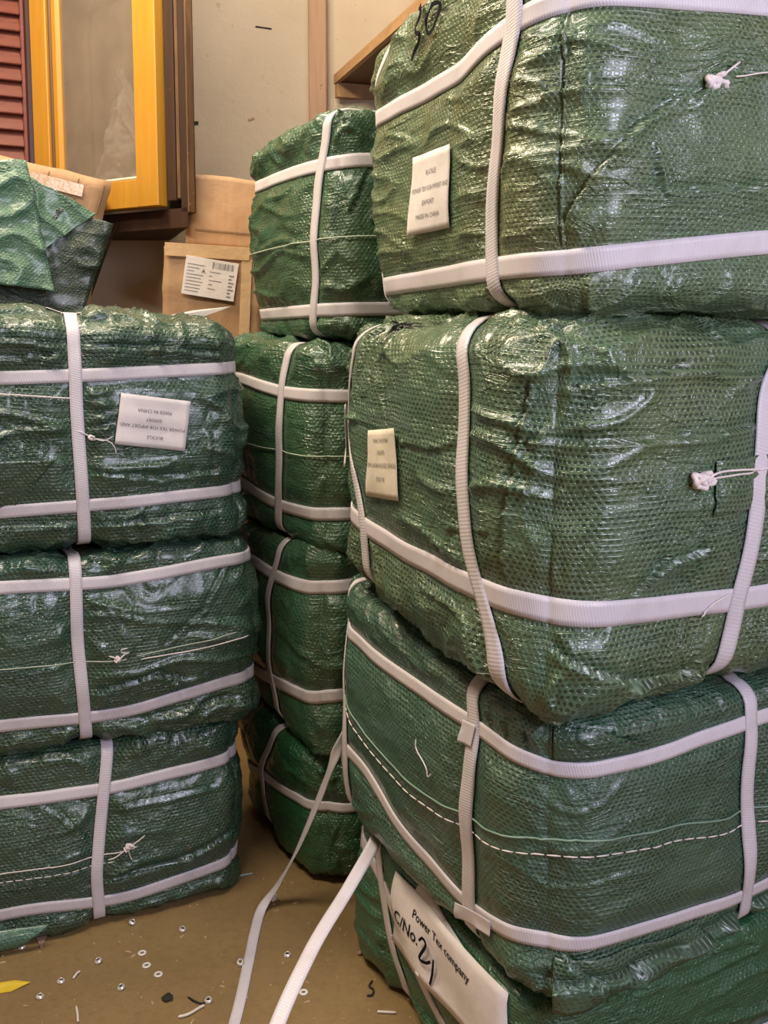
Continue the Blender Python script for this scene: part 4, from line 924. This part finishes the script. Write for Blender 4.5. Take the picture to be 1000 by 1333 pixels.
bit('black_hair_tie', [(-.032, 1.668, .002), (-.022, 1.670, .003), (-.020, 1.684, .003), (-.028, 1.694, .002), (-.022, 1.710, .002)], .0018, BLACKF, 'small squiggle of black cord beside the bottom right bale', 'cord')
bit('pale_sliver', [(-.345, 2.052, .002), (-.32, 2.060, .0025), (-.298, 2.068, .002)], .0022, simple('grey_green_plastic', (.35, .45, .42), .4), 'pale grey-green sliver on the floor between the left and middle stacks')
bit('pink_offcut', [(-.052, 1.785, .004), (-.035, 1.792, .005), (-.018, 1.797, .003)], .0045, PINKSC, 'dull pinkish scrap at the foot of the bottom right bale')
def lump(name, loc, r, mat, label, cat='scrap', sq=.5, seed=0):
    bm = bmesh.new(); bmesh.ops.create_icosphere(bm, subdivisions=3, radius=r)
    co = np.array([v.co[:] for v in bm.verts]); nn = noise3(co / r * 1.6 + seed)
    for v, k in zip(bm.verts, nn): v.co *= 1 + .5 * k; v.co.z *= sq
    o = bm_obj(name, bm, mat, None, True); mz = min(v.co.z for v in o.data.vertices); o.location = (loc[0], loc[1], -mz + .0003); return tag(o, label, cat)
lump('black_fluff', (-.402, 1.661), .009, BLACKF, 'small clump of black fluff right of the front metal eyelet', 'fluff', .35, 3)
lump('glass_bead', (-.240, 1.963), .009, simple('pale_glass', (.6, .5, .4), .15), 'round pale bead beside the long loose strap near the middle stack', 'bead', .8, 0)
# yellow strip
bm = bmesh.new(); vs = [bm.verts.new(v) for v in [(-.86, 1.640, .002), (-.86, 1.665, .006), (-.70, 1.700, .010), (-.672, 1.703, .004), (-.70, 1.680, .002)]]; bm.faces.new(vs[::-1])
o = bm_obj('yellow_strip', bm, YSTRIP); m = o.modifiers.new('s', 'SOLIDIFY'); m.thickness = .0015; tag(o, 'pointed yellow plastic strip at the left edge of the floor', 'strip')
bm = bmesh.new(); vs = [bm.verts.new(v) for v in [(-.712, 1.84, .002), (-.69, 1.845, .003), (-.685, 1.80, .002)]]; bm.faces.new(vs)
o = bm_obj('paper_scrap', bm, PINKSC); m = o.modifiers.new('s', 'SOLIDIFY'); m.thickness = .001; tag(o, 'small pinkish triangular paper scrap in front of the left stack', 'scrap')
# crumbs nobody could count
rr = random.Random(77); VV = []; FF = []
for i in range(420):
    x, y = rr.uniform(-1.0, .15), rr.uniform(1.2, 2.15); r = rr.uniform(.0006, .0022); a = rr.uniform(0, 6.3); l = rr.choice((1, 1, 1.4, 3))
    ca, sa = math.cos(a), math.sin(a); b0 = len(VV)
    for (px, py, pz) in ((-l, -1, 0), (l, -1, 0), (l, 1, 0), (-l, 1, 0), (0, 0, 1.2)): VV.append((x + r * (px * ca - py * sa), y + r * (px * sa + py * ca), .0004 + pz * r))
    FF += [(b0, b0 + 1, b0 + 4), (b0 + 1, b0 + 2, b0 + 4), (b0 + 2, b0 + 3, b0 + 4), (b0 + 3, b0, b0 + 4), (b0 + 3, b0 + 2, b0 + 1, b0)]
me = bpy.data.meshes.new('floor_crumbs'); me.from_pydata(VV, [], FF)
o = link('floor_crumbs', me, simple('pale_crumbs', (.42, .31, .17), .7, .5, 40), None, False); tag(o, 'pale dust and crumbs scattered over the brown floor', 'crumbs', kind='stuff')
